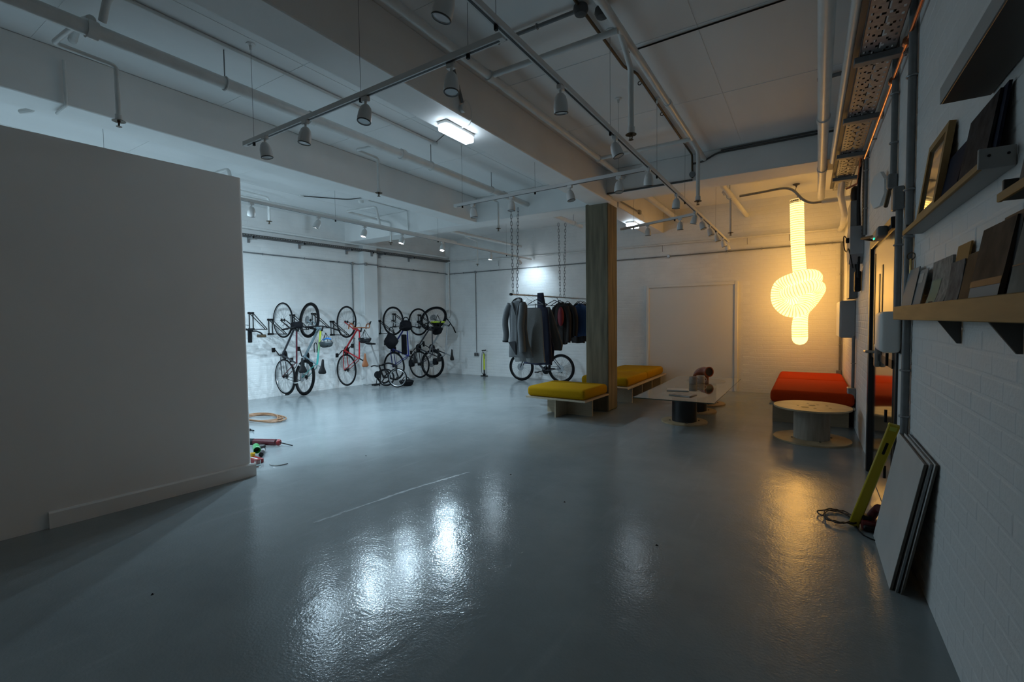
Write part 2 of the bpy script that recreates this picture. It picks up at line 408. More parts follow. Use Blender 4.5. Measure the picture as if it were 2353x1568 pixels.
def spot(x, y, aim, label, lit=False, group='track spotlights', energy=None, cone=None, along='x'):
    z0 = ZT-0.034
    t = thing('track_spotlight', label, 'spotlight', (x, y, z0), group)
    P = _sp[lit]; d = Vector(aim).normalized()
    q = Vector((0, 0, 1)).rotation_difference(d).to_matrix().to_4x4()
    hd = Matrix.Translation(Vector((0, 0, -0.078)) - d*0.03) @ q
    ra = Matrix.Identity(4) if along == 'x' else Matrix.Rotation(PI/2, 4, 'Z')
    for k, M in (('adapter', ra), ('stem', Matrix.Identity(4)), ('body', hd), ('ring', hd), ('lens', hd)):
        o = bpy.data.objects.new(P[k].name.split('.')[0], P[k]); COL.objects.link(o); o.parent = t; o.matrix_local = M
    if lit:
        ld = bpy.data.lights.new('spot_beam', 'SPOT'); ld.energy = energy or SPOT_W; ld.color = SPOT_COL
        ld.spot_size = math.radians(cone or 105); ld.spot_blend = 0.75; ld.shadow_soft_size = 0.03
        lo = bpy.data.objects.new('spot_beam', ld); COL.objects.link(lo); lo.parent = t
        lo.matrix_local = hd @ Matrix.Translation((0, 0, 0.125)) @ Matrix.Rotation(PI, 4, 'X')
    return t
for i, (x, lab, aim) in enumerate([(-3.62, 'unlit white spotlight nearest the free end of the front track', (0.1, 0.1, -1)),
        (-3.10, 'unlit white spotlight second from the free end of the front track', (-0.1, -0.1, -1)),
        (-2.46, 'unlit white spotlight on the front track below the long ceiling beam', (0.0, -0.2, -1)),
        (-1.74, 'large unlit white spotlight on the front track beside the track junction', (0.05, -0.1, -1))]):
    spot(x, 2.15, aim, lab)
for y, lab, aim in [(1.62, 'unlit white spotlight cut off at the top edge on the long track', (-0.3, -0.1, -1)),
        (2.72, 'unlit white spotlight on the long track, first beyond the front junction', (-0.05, 0.2, -1)),
        (3.70, 'unlit white spotlight on the long track, tilted, second beyond the front junction', (0.35, 0.1, -1)),
        (4.65, 'unlit white spotlight on the long track at the junction in front of the column', (-0.1, 0.25, -1)),
        (5.80, 'unlit white spotlight on the long track just short of the cross beam', (-0.1, 0.1, -1)),
        (6.88, 'unlit white spotlight on the long track under the cross beam', (-0.3, 0.2, -1)),
        (7.38, 'unlit white spotlight on the long track, first beyond the cross beam', (0.3, 0.0, -1)),
        (8.02, 'unlit white spotlight on the long track, second beyond the cross beam', (0.35, 0.0, -1)),
        (8.70, 'unlit white spotlight on the long track, third beyond the cross beam', (0.3, 0.0, -1)),
        (9.42, 'unlit white spotlight on the long track, last but one before the back wall', (0.3, 0.1, -1)),
        (9.95, 'unlit white spotlight at the far end of the long track', (0.2, 0.1, -1))]:
    spot(-1.33, y, aim, lab, along='y')
for x, y, lab, aim in [(-3.58, 4.80, 'unlit white spotlight at the left end of the track in front of the column', (0.15, 0.1, -1)),
        (-2.99, 4.78, 'unlit white spotlight above the clothes rail chain', (-0.05, 0, -1)),
        (-2.22, 4.755, 'unlit white spotlight left of the column top', (0.2, 0, -1)),
        (-1.66, 4.735, 'unlit white spotlight right of the column top on the crossing track', (0.05, -0.1, -1)),
        (-2.13, 7.41, 'unlit white spotlight on the short track beside the far bulkhead light', (0, 0.1, -1)),
        (-1.60, 7.21, 'unlit white spotlight on the short track behind the column, near the long track', (0, 0.1, -1))]:
    spot(x, y, aim, lab)
spot(-5.72, 3.20, (-0.5, 0.2, -1), 'unlit white spotlight just right of the partition edge in the bike bay', along='y')
for y, aim, lab, e, cn in [
        (0.90, (-0.70, 0.30, -1), 'lit spotlight hidden behind the partition, farthest from the bikes', 1.45, 160),
        (2.45, (-0.80, 0.45, -1), 'lit spotlight hidden just behind the partition edge', 1.65, 160),
        (4.12, (-0.40, -0.30, -1), 'lit spotlight nearest the partition in the bike bay', 1.0, 165),
        (4.92, (-0.12, -0.25, -1), 'lit spotlight second from the partition in the bike bay', 0.85, 165),
        (5.70, (-0.10, -0.20, -1), 'lit spotlight third from the partition in the bike bay', 0.75, 165),
        (6.72, (0.10, -0.28, -1), 'brightest lit spotlight, fourth from the partition in the bike bay', 1.0, 165),
        (8.28, (-0.15, -0.10, -1), 'lit spotlight beyond the cross beam near the bike wall corner', 0.6, 150),
        (9.42, (0.0, 0.85, -0.62), 'lit spotlight throwing a pool of light on the back wall', 0.16, 100)]:
    spot(-5.72, y, aim, lab, True, 'lit track spotlights', SPOT_W*e, cn, along='y')

# bulkhead fittings on the underside of the main beam
def bulkhead(cx, cy, rz, w, l, label, estr):
    t = thing('bulkhead_light', label, 'ceiling light', (cx, cy, ZB), 'bulkhead lights under the beam')
    M = Matrix.Translation((cx, cy, ZB)) @ Matrix.Rotation(rz, 4, 'Z')
    MB().rbox((-w/2, -l/2, -0.03), (w/2, l/2, 0), 0.008, 1, M).build('housing', 'white_paint', t)
    MB().rbox((-w/2+0.006, -l/2+0.006, -0.085), (w/2-0.006, l/2-0.006, -0.028), 0.012, 2, M).build('diffuser', 'bulk_glow', t)
    MB().box((-w/2-0.012, -0.02, -0.04), (-w/2+0.008, 0.02, -0.02), M).build('latch', 'alu', t, smooth=False)
    return t
bulkhead(-2.80, 3.52, 0.0, 0.115, 0.42, 'lit bulkhead light under the main beam in the foreground', 1)
bulkhead(-2.80, 8.74, 0.0, 0.16, 0.34, 'lit bulkhead light under the beam behind the column', 1)
g = thing('junction_box', 'round white junction box low on the main beam by the bulkhead light', 'junction box', (-2.585, 3.33, 3.30))
MB().lathe([(0.0, 0), (0.035, 0), (0.035, 0.035), (0.03, 0.04), (0, 0.04)], 16, (-2.595, 3.33, 3.31), (1, 0, 0)).build('box', 'white_paint', g)
MB().tube(catmull([(-2.575, 3.33, 3.345), (-2.56, 3.36, 3.39), (-2.565, 3.43, 3.36), (-2.58, 3.46, 3.28), (-2.62, 3.48, 3.235), (-2.72, 3.50, 3.235)], 5), 0.004, 6).build('flex', 'white_paint', g)
g = thing('junction_box', 'small white junction box feeding the far bulkhead light', 'junction box', (-2.585, 8.45, 3.35))
MB().rbox((-2.597, 8.40, 3.33), (-2.55, 8.48, 3.40), 0.006, 1).build('box', 'galv', g)
MB().tube(catmull([(-2.56, 8.48, 3.36), (-2.54, 8.58, 3.32), (-2.57, 8.66, 3.25), (-2.70, 8.70, 3.235)], 5), 0.004, 6).build('flex', 'white_paint', g)

# knotted tube lamp
KP = [(-0.18, 9.39, 3.431), (-0.168, 9.39, 2.992), (-0.15, 9.39, 2.551), (-0.115, 9.43, 2.169), (-0.029, 9.41, 1.81), (-0.1, 9.33, 1.583), (-0.29, 9.3, 1.565), (-0.434, 9.3, 1.732), (-0.41, 9.29, 1.984), (-0.205, 9.24, 2.095), (0.005, 9.29, 2.144), (0.104, 9.42, 2.097), (-0.03, 9.54, 1.905), (-0.266, 9.54, 1.749), (-0.441, 9.44, 1.812), (-0.357, 9.29, 1.848), (-0.152, 9.19, 1.901), (0.055, 9.24, 1.966), (0.149, 9.41, 1.92), (0.048, 9.51, 1.723), (-0.076, 9.45, 1.547), (-0.111, 9.39, 1.332), (-0.108, 9.39, 1.087)]
KR = 0.100
kt = thing('knot_lamp', 'glowing warm paper tube lamp tied in a knot', 'pendant lamp', (-0.18, 9.39, ZC))
cv = catmull(KP, 14)
acc = [0.0]
for i in range(1, len(cv)): acc.append(acc[-1] + (cv[i]-cv[i-1]).length)
def along(d):
    for i in range(1, len(cv)):
        if acc[i] >= d:
            t = (d-acc[i-1])/max(1e-6, acc[i]-acc[i-1]); return cv[i-1].lerp(cv[i], t), (cv[i]-cv[i-1]).normalized()
    return cv[-1], (cv[-1]-cv[-2]).normalized()
PIT = 0.038; n = int(acc[-1]/PIT); pts = []; rr = []
for i in range(n*4+1):
    d = acc[-1]*i/(n*4); p, _ = along(d); pts.append(p)
    base = KR if d < acc[-1]-0.45 else KR*(1+0.16*min(1, (d-acc[-1]+0.45)/0.25))
    rr.append(base*(1.0 if i % 4 == 0 else (1.022 if i % 4 != 2 else 1.03)))
tip = pts[-1]; td = (pts[-1]-pts[-2]).normalized()
for a in (0.3, 0.6, 0.85, 1.0):
    pts.append(tip + td*KR*1.1*a); rr.append(KR*1.16*math.sqrt(max(0.002, 1-a*a)))
MB().tube(pts, rr, 20).build('paper_tube', 'knot_paper', kt, ang=70)
rb = MB()
for i in range(n):
    p, tg = along((i+0.0)*PIT*acc[-1]/(n*PIT)); d = (i+0.0)*PIT
    base = KR if d < acc[-1]-0.45 else KR*(1+0.16*min(1, (d-acc[-1]+0.45)/0.25))
    rb.torus(p, base*0.968, 0.0092, tg, 24, 6)
o = rb.build('wire_rib', 'knot_rib', kt); o['kind'] = 'stuff'
MB().lathe([(0.0, 0.012), (KR*0.98, 0.012), (KR*1.03, 0.0), (KR*1.03, -0.05), (KR*0.99, -0.05), (KR*0.97, 0.0)], 22, (-0.18, 9.39, 3.425)).build('top_cap', 'drum_wood', kt)
MB().tube(catmull([(-0.18, 9.39, 3.44), (-0.175, 9.40, 3.52), (-0.20, 9.38, 3.58), (-0.19, 9.39, 3.66)], 5), 0.005, 6).build('cord', 'dark_conduit', kt)
MB().lathe([(0, 0), (0.055, 0), (0.05, -0.012), (0.015, -0.03), (0.008, -0.055), (0, -0.055)], 16, (-0.19, 9.39, ZC)).build('ceiling_hook', 'dark_conduit', kt)

# ================================================================ PIPES, CONDUITS, TRAYS
def sprinkler_head(t, x, y, z, dark=True):
    m = 'brass_dark' if dark else 'galv'
    h = MB().lathe([(0.0, 0.0), (0.012, 0.0), (0.045, -0.008), (0.045, -0.011), (0.012, -0.006), (0.010, -0.02), (0, -0.02)], 14, (x, y, z)).build('sprinkler_rose', m, t)
    f = MB()
    for sx in (-1, 1): f.tube([(x+sx*0.008, y, z-0.015), (x+sx*0.014, y, z-0.035), (x+sx*0.004, y, z-0.05)], 0.003, 5)
    f.cyl((x, y, z-0.015), (x, y, z-0.05), 0.004, 6); f.lathe([(0, -0.05), (0.02, -0.05), (0.02, -0.053), (0, -0.053)], 10, (x, y, z))
    f.build('deflector', m, h)
def hanger(t, x, y, z, r):
    MB().cyl((x, y, z+r), (x, y, ZC), 0.005, 6).build('hanger_rod', 'grey_conduit', t)
    MB().torus((x, y, z), r+0.006, 0.006, (0, 1, 0), 20, 6).build('hanger_clip', 'pipe_paint', t)
def collar(t, p, ax, r): MB().lathe([(r*1.02, -0.03), (r*1.28, -0.03), (r*1.28, 0.03), (r*1.02, 0.03)], 14, p, ax).build('coupling', 'pipe_paint', t)
def pipe_thing(name, label, cat, pts, r, m='pipe_paint', n=12, group=None, bend=0):
    t = thing(name, label, cat, tuple(pts[0]), group)
    MB().tube(pts if not bend else catmull(pts, bend), r, n).build('pipe', m, t); return t
def arc(a, b, c, r=0.05, k=5):
    """corner b between a and c, rounded"""
    a, b, c = Vector(a), Vector(b), Vector(c); p = b+(a-b).normalized()*r; q = b+(c-b).normalized()*r
    return [((1-t)**2)*p + 2*(1-t)*t*b + t*t*q for t in [i/k for i in range(k+1)]]
def run(P, r=0.06):
    out = [Vector(P[0])]
    for i in range(1, len(P)-1): out += arc(P[i-1], P[i], P[i+1], r)
    return out + [Vector(P[-1])]

# main sprinkler pipe, left of the main beam
x0, zp, r0 = -4.08, 3.43, 0.048
t = pipe_thing('sprinkler_pipe', 'thick white sprinkler pipe crossing the ceiling towards the clothes rail chains', 'pipe', [(x0, -1.5, zp), (x0, 7.03, zp)], r0, n=16)
for y in (2.1, 4.6, 5.95): hanger(t, x0, y, zp, r0)
for y in (1.25, 2.9, 4.1, 6.3): collar(t, (x0, y, zp), (0, 1, 0), r0)
for xd, yd, zb in ((-4.63, 1.56, 3.075), (-4.55, 4.15, 3.075), (-4.53, 6.80, 3.05)):
    MB().tube(run([(x0, yd-0.38, 3.44), (xd+0.06, yd-0.38, 3.47), (xd, yd, 3.49), (xd, yd, zb)], 0.04), 0.017, 10).build('drop_pipe', 'pipe_paint', t)
    MB().lathe([(0.018, 0.0), (0.024, 0.0), (0.024, 0.04), (0.018, 0.045)], 12, (xd, yd, zb)).build('coupling', 'pipe_paint', t)
    sprinkler_head(t, xd, yd, zb)
# the same pipe beyond the cross beam
t = pipe_thing('sprinkler_pipe', 'white pipe stub behind the cross beam holding the second chains', 'pipe', [(x0, 7.40, zp), (x0, 9.3, zp)], r0*0.9, n=14)
hanger(t, x0, 8.9, zp, r0)
MB().tube(run([(x0, 9.0, zp), (-3.75, 9.0, zp), (-3.75, 9.0, 2.75)], 0.04), 0.017, 8).build('drop_pipe', 'pipe_paint', t); sprinkler_head(t, -3.75, 9.0, 2.75)
# second pipe, right of the main beam
t = pipe_thing('sprinkler_pipe', 'white sprinkler pipe close to the right side of the main beam', 'pipe', [(-2.335, -1.0, 3.55), (-2.335, 6.9, 3.55)], 0.034, n=14)
for y in (3.41, 5.90):
    MB().cyl((-2.335, y, 3.555), (-1.2, y, 3.56), 0.024, 12).build('branch_pipe', 'pipe_paint', t); collar(t, (-2.335, y, 3.55), (0, 1, 0), 0.034)
t = pipe_thing('sprinkler_pipe', 'white sprinkler pipe behind the column, lit yellow by the lamp', 'pipe', [(-2.30, 7.34, 3.50), (-2.30, YB, 3.50)], 0.05, n=14)
# third pipe along the middle of the right bay
t = pipe_thing('sprinkler_pipe', 'white sprinkler pipe with two drops above the right bay', 'pipe', [(-1.205, 1.5, 3.60), (-1.205, 6.88, 3.60)], 0.03, n=14)
for xd, y0, yd, zb in ((-1.255, 3.45, 3.88, 2.985), (-1.165, 5.98, 6.20, 2.905)):
    MB().tube(run([(-1.205, y0, 3.60), (xd, yd, 3.50), (xd, yd, zb)], 0.06), 0.023, 10).build('drop_pipe', 'pipe_paint', t)
    MB().lathe([(0.024, 0.0), (0.031, 0.0), (0.031, 0.05), (0.024, 0.055)], 12, (xd, yd, zb)).build('coupling', 'pipe_paint', t)
    sprinkler_head(t, xd, yd, zb)
for y in (3.05, 4.9): collar(t, (-1.205, y, 3.6), (0, 1, 0), 0.03)
t = pipe_thing('sprinkler_pipe', 'white pipe with a drop near the back wall, left of the knot lamp', 'pipe', [(-1.10, 7.34, 3.42), (-1.02, YB, 3.42)], 0.042, n=14)
MB().tube(run([(-1.16, 8.3, 3.44), (-1.09, 8.52, 3.47), (-1.09, 8.52, 2.86)], 0.04), 0.02, 8).build('drop_pipe', 'pipe_paint', t); sprinkler_head(t, -1.09, 8.52, 2.86)
MB().cyl((-1.16, 8.2, 3.45), (-1.06, 9.3, 3.45), 0.022, 10).build('branch_pipe', 'pipe_paint', t)
hanger(t, -1.09, 8.4, 3.42, 0.042)
# bike bay pipes
t = pipe_thing('sprinkler_pipe', 'white sprinkler pipe running above the lit spotlights in the bike bay', 'pipe', [(-6.42, 0.3, 3.13), (-6.36, 7.9, 3.13)], 0.036, n=12)
for xd, yd, zb in ((-7.45, 4.45, 3.13), (-7.30, 6.95, 3.10)):
    MB().tube(run([(-6.4, yd-1.1, 3.16), (-6.5, yd-1.1, 3.50), (xd, yd-1.1, 3.52), (xd, yd, 3.50), (xd, yd, zb)], 0.06), 0.022, 10).build('drop_pipe', 'pipe_paint', t)
    sprinkler_head(t, xd, yd, zb)
t = pipe_thing('sprinkler_pipe', 'white sprinkler pipe in the far left bay beyond the cross beam', 'pipe', [(-6.2, 7.42, 3.30), (-6.1, YB, 3.30)], 0.034, n=12)
MB().tube(run([(-6.15, 8.3, 3.3), (-6.5, 8.4, 3.34), (-6.6, 9.0, 3.33), (-6.6, 9.0, 2.8)], 0.05), 0.017, 8).build('drop_pipe', 'pipe_paint', t); sprinkler_head(t, -6.6, 9.0, 2.80)
MB().cyl((-6.65, 7.9, 3.42), (-6.6, YB, 3.42), 0.024, 10).build('branch_pipe', 'pipe_paint', t)
t = pipe_thing('heating_pipe', 'thin white pipe just above the cable tray on the bike wall', 'pipe', [LW(-1.2, 3.26, .15), LW(5.2, 3.20, .15)], 0.027)
# elbowed white pipes hard against the ceiling at the top left
t = thing('ceiling_pipework', 'white elbowed pipework high in the dark top left corner', 'pipe', (-5.05, 1.0, ZC))
MB().tube(run([(-4.08, 1.25, 3.50), (-4.35, 1.25, 3.56), (-4.62, 1.30, 3.56)], 0.05), 0.028, 10).build('pipe', 'pipe_paint', t)
MB().tube(run([(-3.55, 1.35, 3.62), (-3.95, 1.30, 3.62), (-4.05, 1.30, 3.50)], 0.05), 0.024, 10).build('pipe', 'pipe_paint', t)
MB().lathe([(0, 0), (0.05, 0), (0.05, 0.05), (0, 0.05)], 14, (-3.6, 1.35, 3.62), (0.3, 0.2, 1)).build('cap', 'grey_conduit', t)
MB().tube(run([(-5.12, 1.38, 3.6), (-5.12, 1.38, 3.24), (-5.35, 1.38, 3.235)], 0.03), 0.012, 8).build('pipe', 'pipe_paint', t)
MB().tube(run([(-5.62, 1.3, 3.45), (-5.62, 1.3, 3.30), (-5.75, 1.25, 3.30)], 0.03), 0.02, 8).build('pipe', 'pipe_paint', t)
# pipe over the camera
t = pipe_thing('drain_pipe', 'long white drain pipe running overhead towards the knot lamp', 'pipe', [(0.03, 0.5, 3.30), (0.155, 8.80, 3.30)], 0.047, n=18)
for y in (5.35, 7.15): MB().lathe([(0.047, -0.05), (0.056, -0.05), (0.056, 0.05), (0.047, 0.05)], 18, (0.03+0.0151*(y-0.5), y, 3.30), (0.015, 1, 0)).build('coupling', 'pipe_paint', t)
t = thing('drain_pipe', 'grey pipe with a swan-neck crossing above the knot lamp', 'pipe', (0.50, 8.86, 3.25))
MB().tube(catmull([(-1.0, 8.86, 3.505), (-0.665, 8.86, 3.52), (-0.36, 8.86, 3.534), (-0.22, 8.86, 3.48), (-0.10, 8.86, 3.33), (0.02, 8.86, 3.25), (0.16, 8.86, 3.243), (0.53, 8.86, 3.25)], 6), 0.021, 12).build('pipe', 'galv', t)
MB().cyl((0.16, 8.86, 3.243), (0.53, 8.86, 3.25), 0.04, 14).build('socket', 'pipe_paint', t)

# dark conduits on the ceiling of the right bay
t = pipe_thing('conduit', 'dark conduit from the ceiling junction down the main beam to the bulkhead light', 'conduit', run([(-1.43, 3.19, 3.66), (-2.55, 3.19, 3.66), (-2.578, 3.20, 3.63), (-2.578, 3.33, 3.36)], 0.03), 0.014, 'grey_conduit')
for x in (-1.75, -2.1): MB().torus((x, 3.19, 3.66), 0.018, 0.006, (1, 0, 0), 12, 5).build('saddle', 'galv', t)
for p in ((-1.40, 3.20, 3.66), (-1.27, 3.28, 3.64)):
    MB().lathe([(0, 0.03), (0.05, 0.03), (0.055, 0.0), (0.04, -0.03), (0, -0.035)], 14, p).build('junction_dome', 'dark_conduit', t)
t = pipe_thing('conduit', 'brown conduit running along the ceiling of the right bay', 'conduit', run([(-1.40, -0.5, 3.68), (-1.40, 4.15, 3.68), (-1.34, 4.30, 3.68), (-1.36, 6.83, 3.68), (-1.36, 6.845, 3.37)], 0.05), 0.012, 'brass_dark')
for y in (3.6, 4.5, 5.3, 6.2): MB().torus((-1.37, y, 3.68), 0.017, 0.005, (0, 1, 0), 12, 5).build('saddle', 'dark_conduit', t)
MB().lathe([(0, 0.0), (0.04, 0.0), (0.04, 0.03), (0, 0.035)], 14, (-1.36, 6.86, 3.42), (0, -1, 0)).build('junction_dome', 'grey_conduit', t)
t = pipe_thing('conduit', 'dark conduit along the lower edge of the right-hand cross beam', 'conduit', [(-2.58, 6.845, 3.345), (-1.36, 6.845, 3.345)], 0.014, 'dark_conduit')
MB().cyl((-2.57, 6.85, 3.34), (-2.57, 8.42, 3.36), 0.012, 8).build('branch', 'grey_conduit', t)
t = pipe_thing('conduit', 'pair of dark conduits along the top of the right-hand cross beam', 'conduit', run([(-1.36, 6.845, 3.56), (-1.22, 6.845, 3.57), (-1.05, 6.845, 3.645), (0.28, 6.845, 3.655), (0.40, 6.80, 3.64), (0.50, 6.7, 3.64)], 0.05), 0.012, 'dark_conduit')
MB().cyl((-1.0, 6.84, 3.672), (0.1, 6.84, 3.682), 0.009, 8).build('second_conduit', 'dark_conduit', t)
t = pipe_thing('conduit', 'thin black cable crossing the bare ceiling at top right', 'conduit', [(-1.30, 3.96, 3.692), (0.42, 3.92, 3.692)], 0.006, 'black')
t = pipe_thing('conduit', 'thick grey conduit between the overhead drain pipe and cable tray', 'conduit', [(0.05, 5.35, 3.67), (0.48, 5.30, 3.67)], 0.018, 'grey_conduit')
# ceiling conduit in the middle bay with a round box
t = pipe_thing('conduit', 'white ceiling conduit ending in a round box near the bulkhead light', 'conduit', [(-3.98, -0.5, 3.685), (-3.98, 4.55, 3.685)], 0.014, 'pipe_paint')
MB().lathe([(0, 0.0), (0.035, 0.0), (0.035, -0.03), (0, -0.032)], 14, (-3.98, 4.57, ZC)).build('round_box', 'pipe_paint', t)
MB().tube(run([(-3.98, 4.57, 3.69), (-2.95, 4.05, 3.69), (-2.95, 3.95, 3.30), (-2.90, 3.80, 3.245)], 0.02), 0.004, 6).build('cable', 'dark_conduit', t)
# bike bay ceiling boxes
t = pipe_thing('conduit', 'dark cable bent across the bike bay ceiling', 'conduit', run([(-7.55, 5.15, 3.69), (-7.1, 5.75, 3.69), (-6.6, 5.85, 3.69)], 0.1), 0.008, 'dark_conduit')
MB().lathe([(0, 0), (0.04, 0), (0.04, -0.03), (0, -0.035)], 14, (-7.56, 5.12, ZC)).build('round_box', 'pipe_paint', t)
t = thing('smoke_detector', 'white smoke detector on the bike bay ceiling', 'smoke detector', (-7.0, 5.95, ZC))
MB().lathe([(0, 0), (0.05, 0), (0.05, -0.025), (0.035, -0.05), (0, -0.052)], 18, (-7.0, 5.95, ZC)).build('base', 'white_paint', t)
MB().torus((-7.0, 5.95, ZC-0.04), 0.036, 0.004, (0, 0, 1), 16, 5).build('ring', 'grey_conduit', t)
t = pipe_thing('conduit', 'thin conduit dropping down the left end of the cross beam', 'conduit', run([(-6.85, 6.0, 3.685), (-6.85, 6.98, 3.685), (-6.85, 7.005, 3.25)], 0.03), 0.01, 'pipe_paint')

# left wall: dark cable tray, conduit runs
t = thing('cable_tray', 'dark perforated cable tray along the top of the bike wall', 'cable tray', tuple(LW(-1.2, 3.10)))
MB().box((-1.2, 0.03, 3.085), (5.36, 0.16, 3.09), LM).build('tray_base', 'dark_conduit', t, smooth=False)
for o_ in (0.03, 0.158): MB().box((-1.2, o_, 3.09), (5.36, o_+0.004, 3.135), LM).build('tray_side', 'dark_conduit', t, smooth=False)
hp = MB()
for i in range(128): hp.box((-1.15+i*0.05, 0.162, 3.105), (-1.125+i*0.05, 0.1635, 3.117), LM)
o = hp.build('slot_row', 'galv', t, smooth=False); o['kind'] = 'stuff'
for s in (0.05, 1.05, 2.15, 2.72, 3.05, 3.95):
    off = 0.14 if 2.5 < s < 2.9 else 0.0
    b = MB().box((s-0.02, off, 2.99), (s+0.02, off+0.03, 3.085), LM).box((s-0.02, off, 3.055), (s+0.02, 0.22, 3.085), LM).build('bracket', 'galv', t, smooth=False)
    MB().rbox((s-0.015, 0.205, 3.05), (s+0.015, 0.235, 3.09), 0.005, 1, LM).build('bracket_cap', 'black', b)
def wall_conduit(label, P, r, saddles, ax, m='grey_conduit', boxes=(), boxaxis=(1, 0, 0)):
    t = pipe_thing('conduit', label, 'conduit', P, r, m, 10)
    for p in saddles: MB().torus(p, r+0.005, 0.006, ax, 14, 6).build('saddle', 'galv', t)
    for p in boxes: MB().lathe([(0, -0.02), (0.035, -0.02), (0.035, 0.02), (0.03, 0.026), (0, 0.026)], 16, p, boxaxis).build('round_box', 'galv', t)
    return t
wall_conduit('galvanised conduit running along the bike wall below the tray', run([LW(-1.2, 2.81, .025), LW(2.44, 2.795, .025), LW(2.50, 2.795, .165), LW(2.88, 2.795, .165), LW(2.94, 2.79, .025), LW(5.36, 2.775, .025)], 0.03), 0.0125, [LW(s, 2.80-.005*max(0, s-2), .025) for s in (0.3, 1.15, 1.95, 3.2, 4.1, 4.95)], LD, boxes=[LW(2.28, 2.795, .025), LW(2.55, 2.795, .165), LW(2.96, 2.79, .03)], boxaxis=tuple(LN))
wall_conduit('galvanised conduit dropping down the bike wall beside the pier', [LW(2.28, 2.80, .022), LW(2.28, 0.36, .022)], 0.011, [LW(2.28, z, .022) for z in (2.35, 1.6, 0.9)], (0, 0, 1))
t = wall_conduit('long galvanised conduit running across the whole back wall', [(-8.52, YB-0.025, 2.757), (0.52, YB-0.025, 2.757)], 0.0125, [(x, YB-0.025, 2.757) for x in (-8.2, -7.9, -7.0, -5.6, -3.2, -2.05, -1.35, -0.75, 0.1, 0.35)], (1, 0, 0), boxes=[(-7.5, YB-0.025, 2.757), (-2.48, YB-0.02, 2.757)], boxaxis=(0, -1, 0))
wall_conduit('galvanised conduit dropping to the double socket by the floor pump', [(-7.5, YB-0.022, 2.757), (-7.5, YB-0.022, 0.62)], 0.011, [(-7.5, YB-0.022, z) for z in (2.2, 1.6, 1.0)], (0, 0, 1))
t = thing('wall_socket', 'metal double socket on the back wall left of the floor pump', 'socket', (-7.5, YB, 0.56))
MB().rbox((-7.575, YB-0.04, 0.515), (-7.425, YB-0.002, 0.605), 0.006, 1).build('back_box', 'galv', t)
for x in (-7.54, -7.46): MB().rbox((x-0.025, YB-0.046, 0.53), (x+0.025, YB-0.038, 0.59), 0.003, 1).build('outlet', 'dark_conduit', t)
t = pipe_thing('heating_pipe', 'white pipe along the top of the back wall', 'pipe', [(-8.40, YB-0.05, 3.08), (-6.0, YB-0.05, 3.03), (0.45, YB-0.05, 2.99)], 0.02)
for x in (-6.75, -4.9, -2.6, -1.0, -0.3): MB().cyl((x, YB-0.05, 3.0), (x, YB-0.03, 2.86), 0.004, 5).build('pipe_clip', 'dark_conduit', t)
t = pipe_thing('heating_pipe', 'white pipe coming down the corner above the hanging bikes', 'pipe', run([(-8.40, YB-0.05, 3.09), (-8.40, YB-0.05, 1.575), (-8.54, YB-0.06, 1.575)], 0.05), 0.026)
wall_conduit('grey conduit down the right-hand end of the back wall', [(0.49, YB-0.03, 2.76), (0.49, YB-0.03, 0.50)], 0.016, [(0.49, YB-0.03, z) for z in (2.2, 1.5, 0.95)], (0, 0, 1))
t = single('switch_box', MB().rbox((0.44, YB-0.07, 0.40), (0.52, YB-0.005, 0.50), 0.006, 1), 'galv', 'small grey socket box low in the right back corner', 'socket', (0.48, YB, 0.40))

# right wall services
mat('cabinet_grey', (0.40, 0.41, 0.42), 0.5)
wall_conduit('grey conduit on the right wall passing behind the shelves', [(XR-0.025, 3.66, ZC), (XR-0.025, 3.66, 0.03)], 0.021, [(XR-0.025, 3.66, z) for z in (2.86, 2.20, 1.92, 1.12, 0.84)], (0, 0, 1))
t = wall_conduit('shorter grey conduit on the right wall above the door corner', [(XR-0.025, 4.33, ZC), (XR-0.025, 4.33, 2.42)], 0.02, [(XR-0.025, 4.33, z) for z in (3.02, 2.68)], (0, 0, 1))
MB().rbox((XR-0.06, 4.29, 2.36), (XR-0.004, 4.37, 2.46), 0.012, 2).build('elbow_box', 'grey_conduit', t)
MB().tube([(XR-0.04, 4.33, 2.37), (XR-0.04, 4.55, 2.28)], 0.014, 8).build('spur', 'brass_dark', t)
t = wall_conduit('grey conduit beside the door frame below the square box', [(XR-0.025, 4.03, 2.20), (XR-0.025, 4.03, 1.20)], 0.02, [(XR-0.025, 4.03, z) for z in (1.92,)], (0, 0, 1))
MB().rbox((XR-0.065, 3.98, 2.15), (XR-0.004, 4.08, 2.30), 0.008, 1).build('square_box', 'grey_conduit', t)
t = thing('wall_plate', 'pale octagonal plate on the right wall above the door', 'wall plate', (XR, 4.86, 2.47))
OCM = Matrix.Translation((XR-0.055, 4.86, 2.47)) @ Matrix.Rotation(math.radians(14), 4, 'Z')
MB().prism([(0.145*math.cos(PI/8+i*PI/4), 0.145*math.sin(PI/8+i*PI/4)) for i in range(8)], -0.012, 0.012, OCM, axis='x').build('plate', 'white_paint', t, smooth=False)
MB().cyl((XR-0.05, 4.86, 2.47), (XR-0.002, 4.86, 2.47), 0.03, 12).build('mount', 'grey_conduit', t)
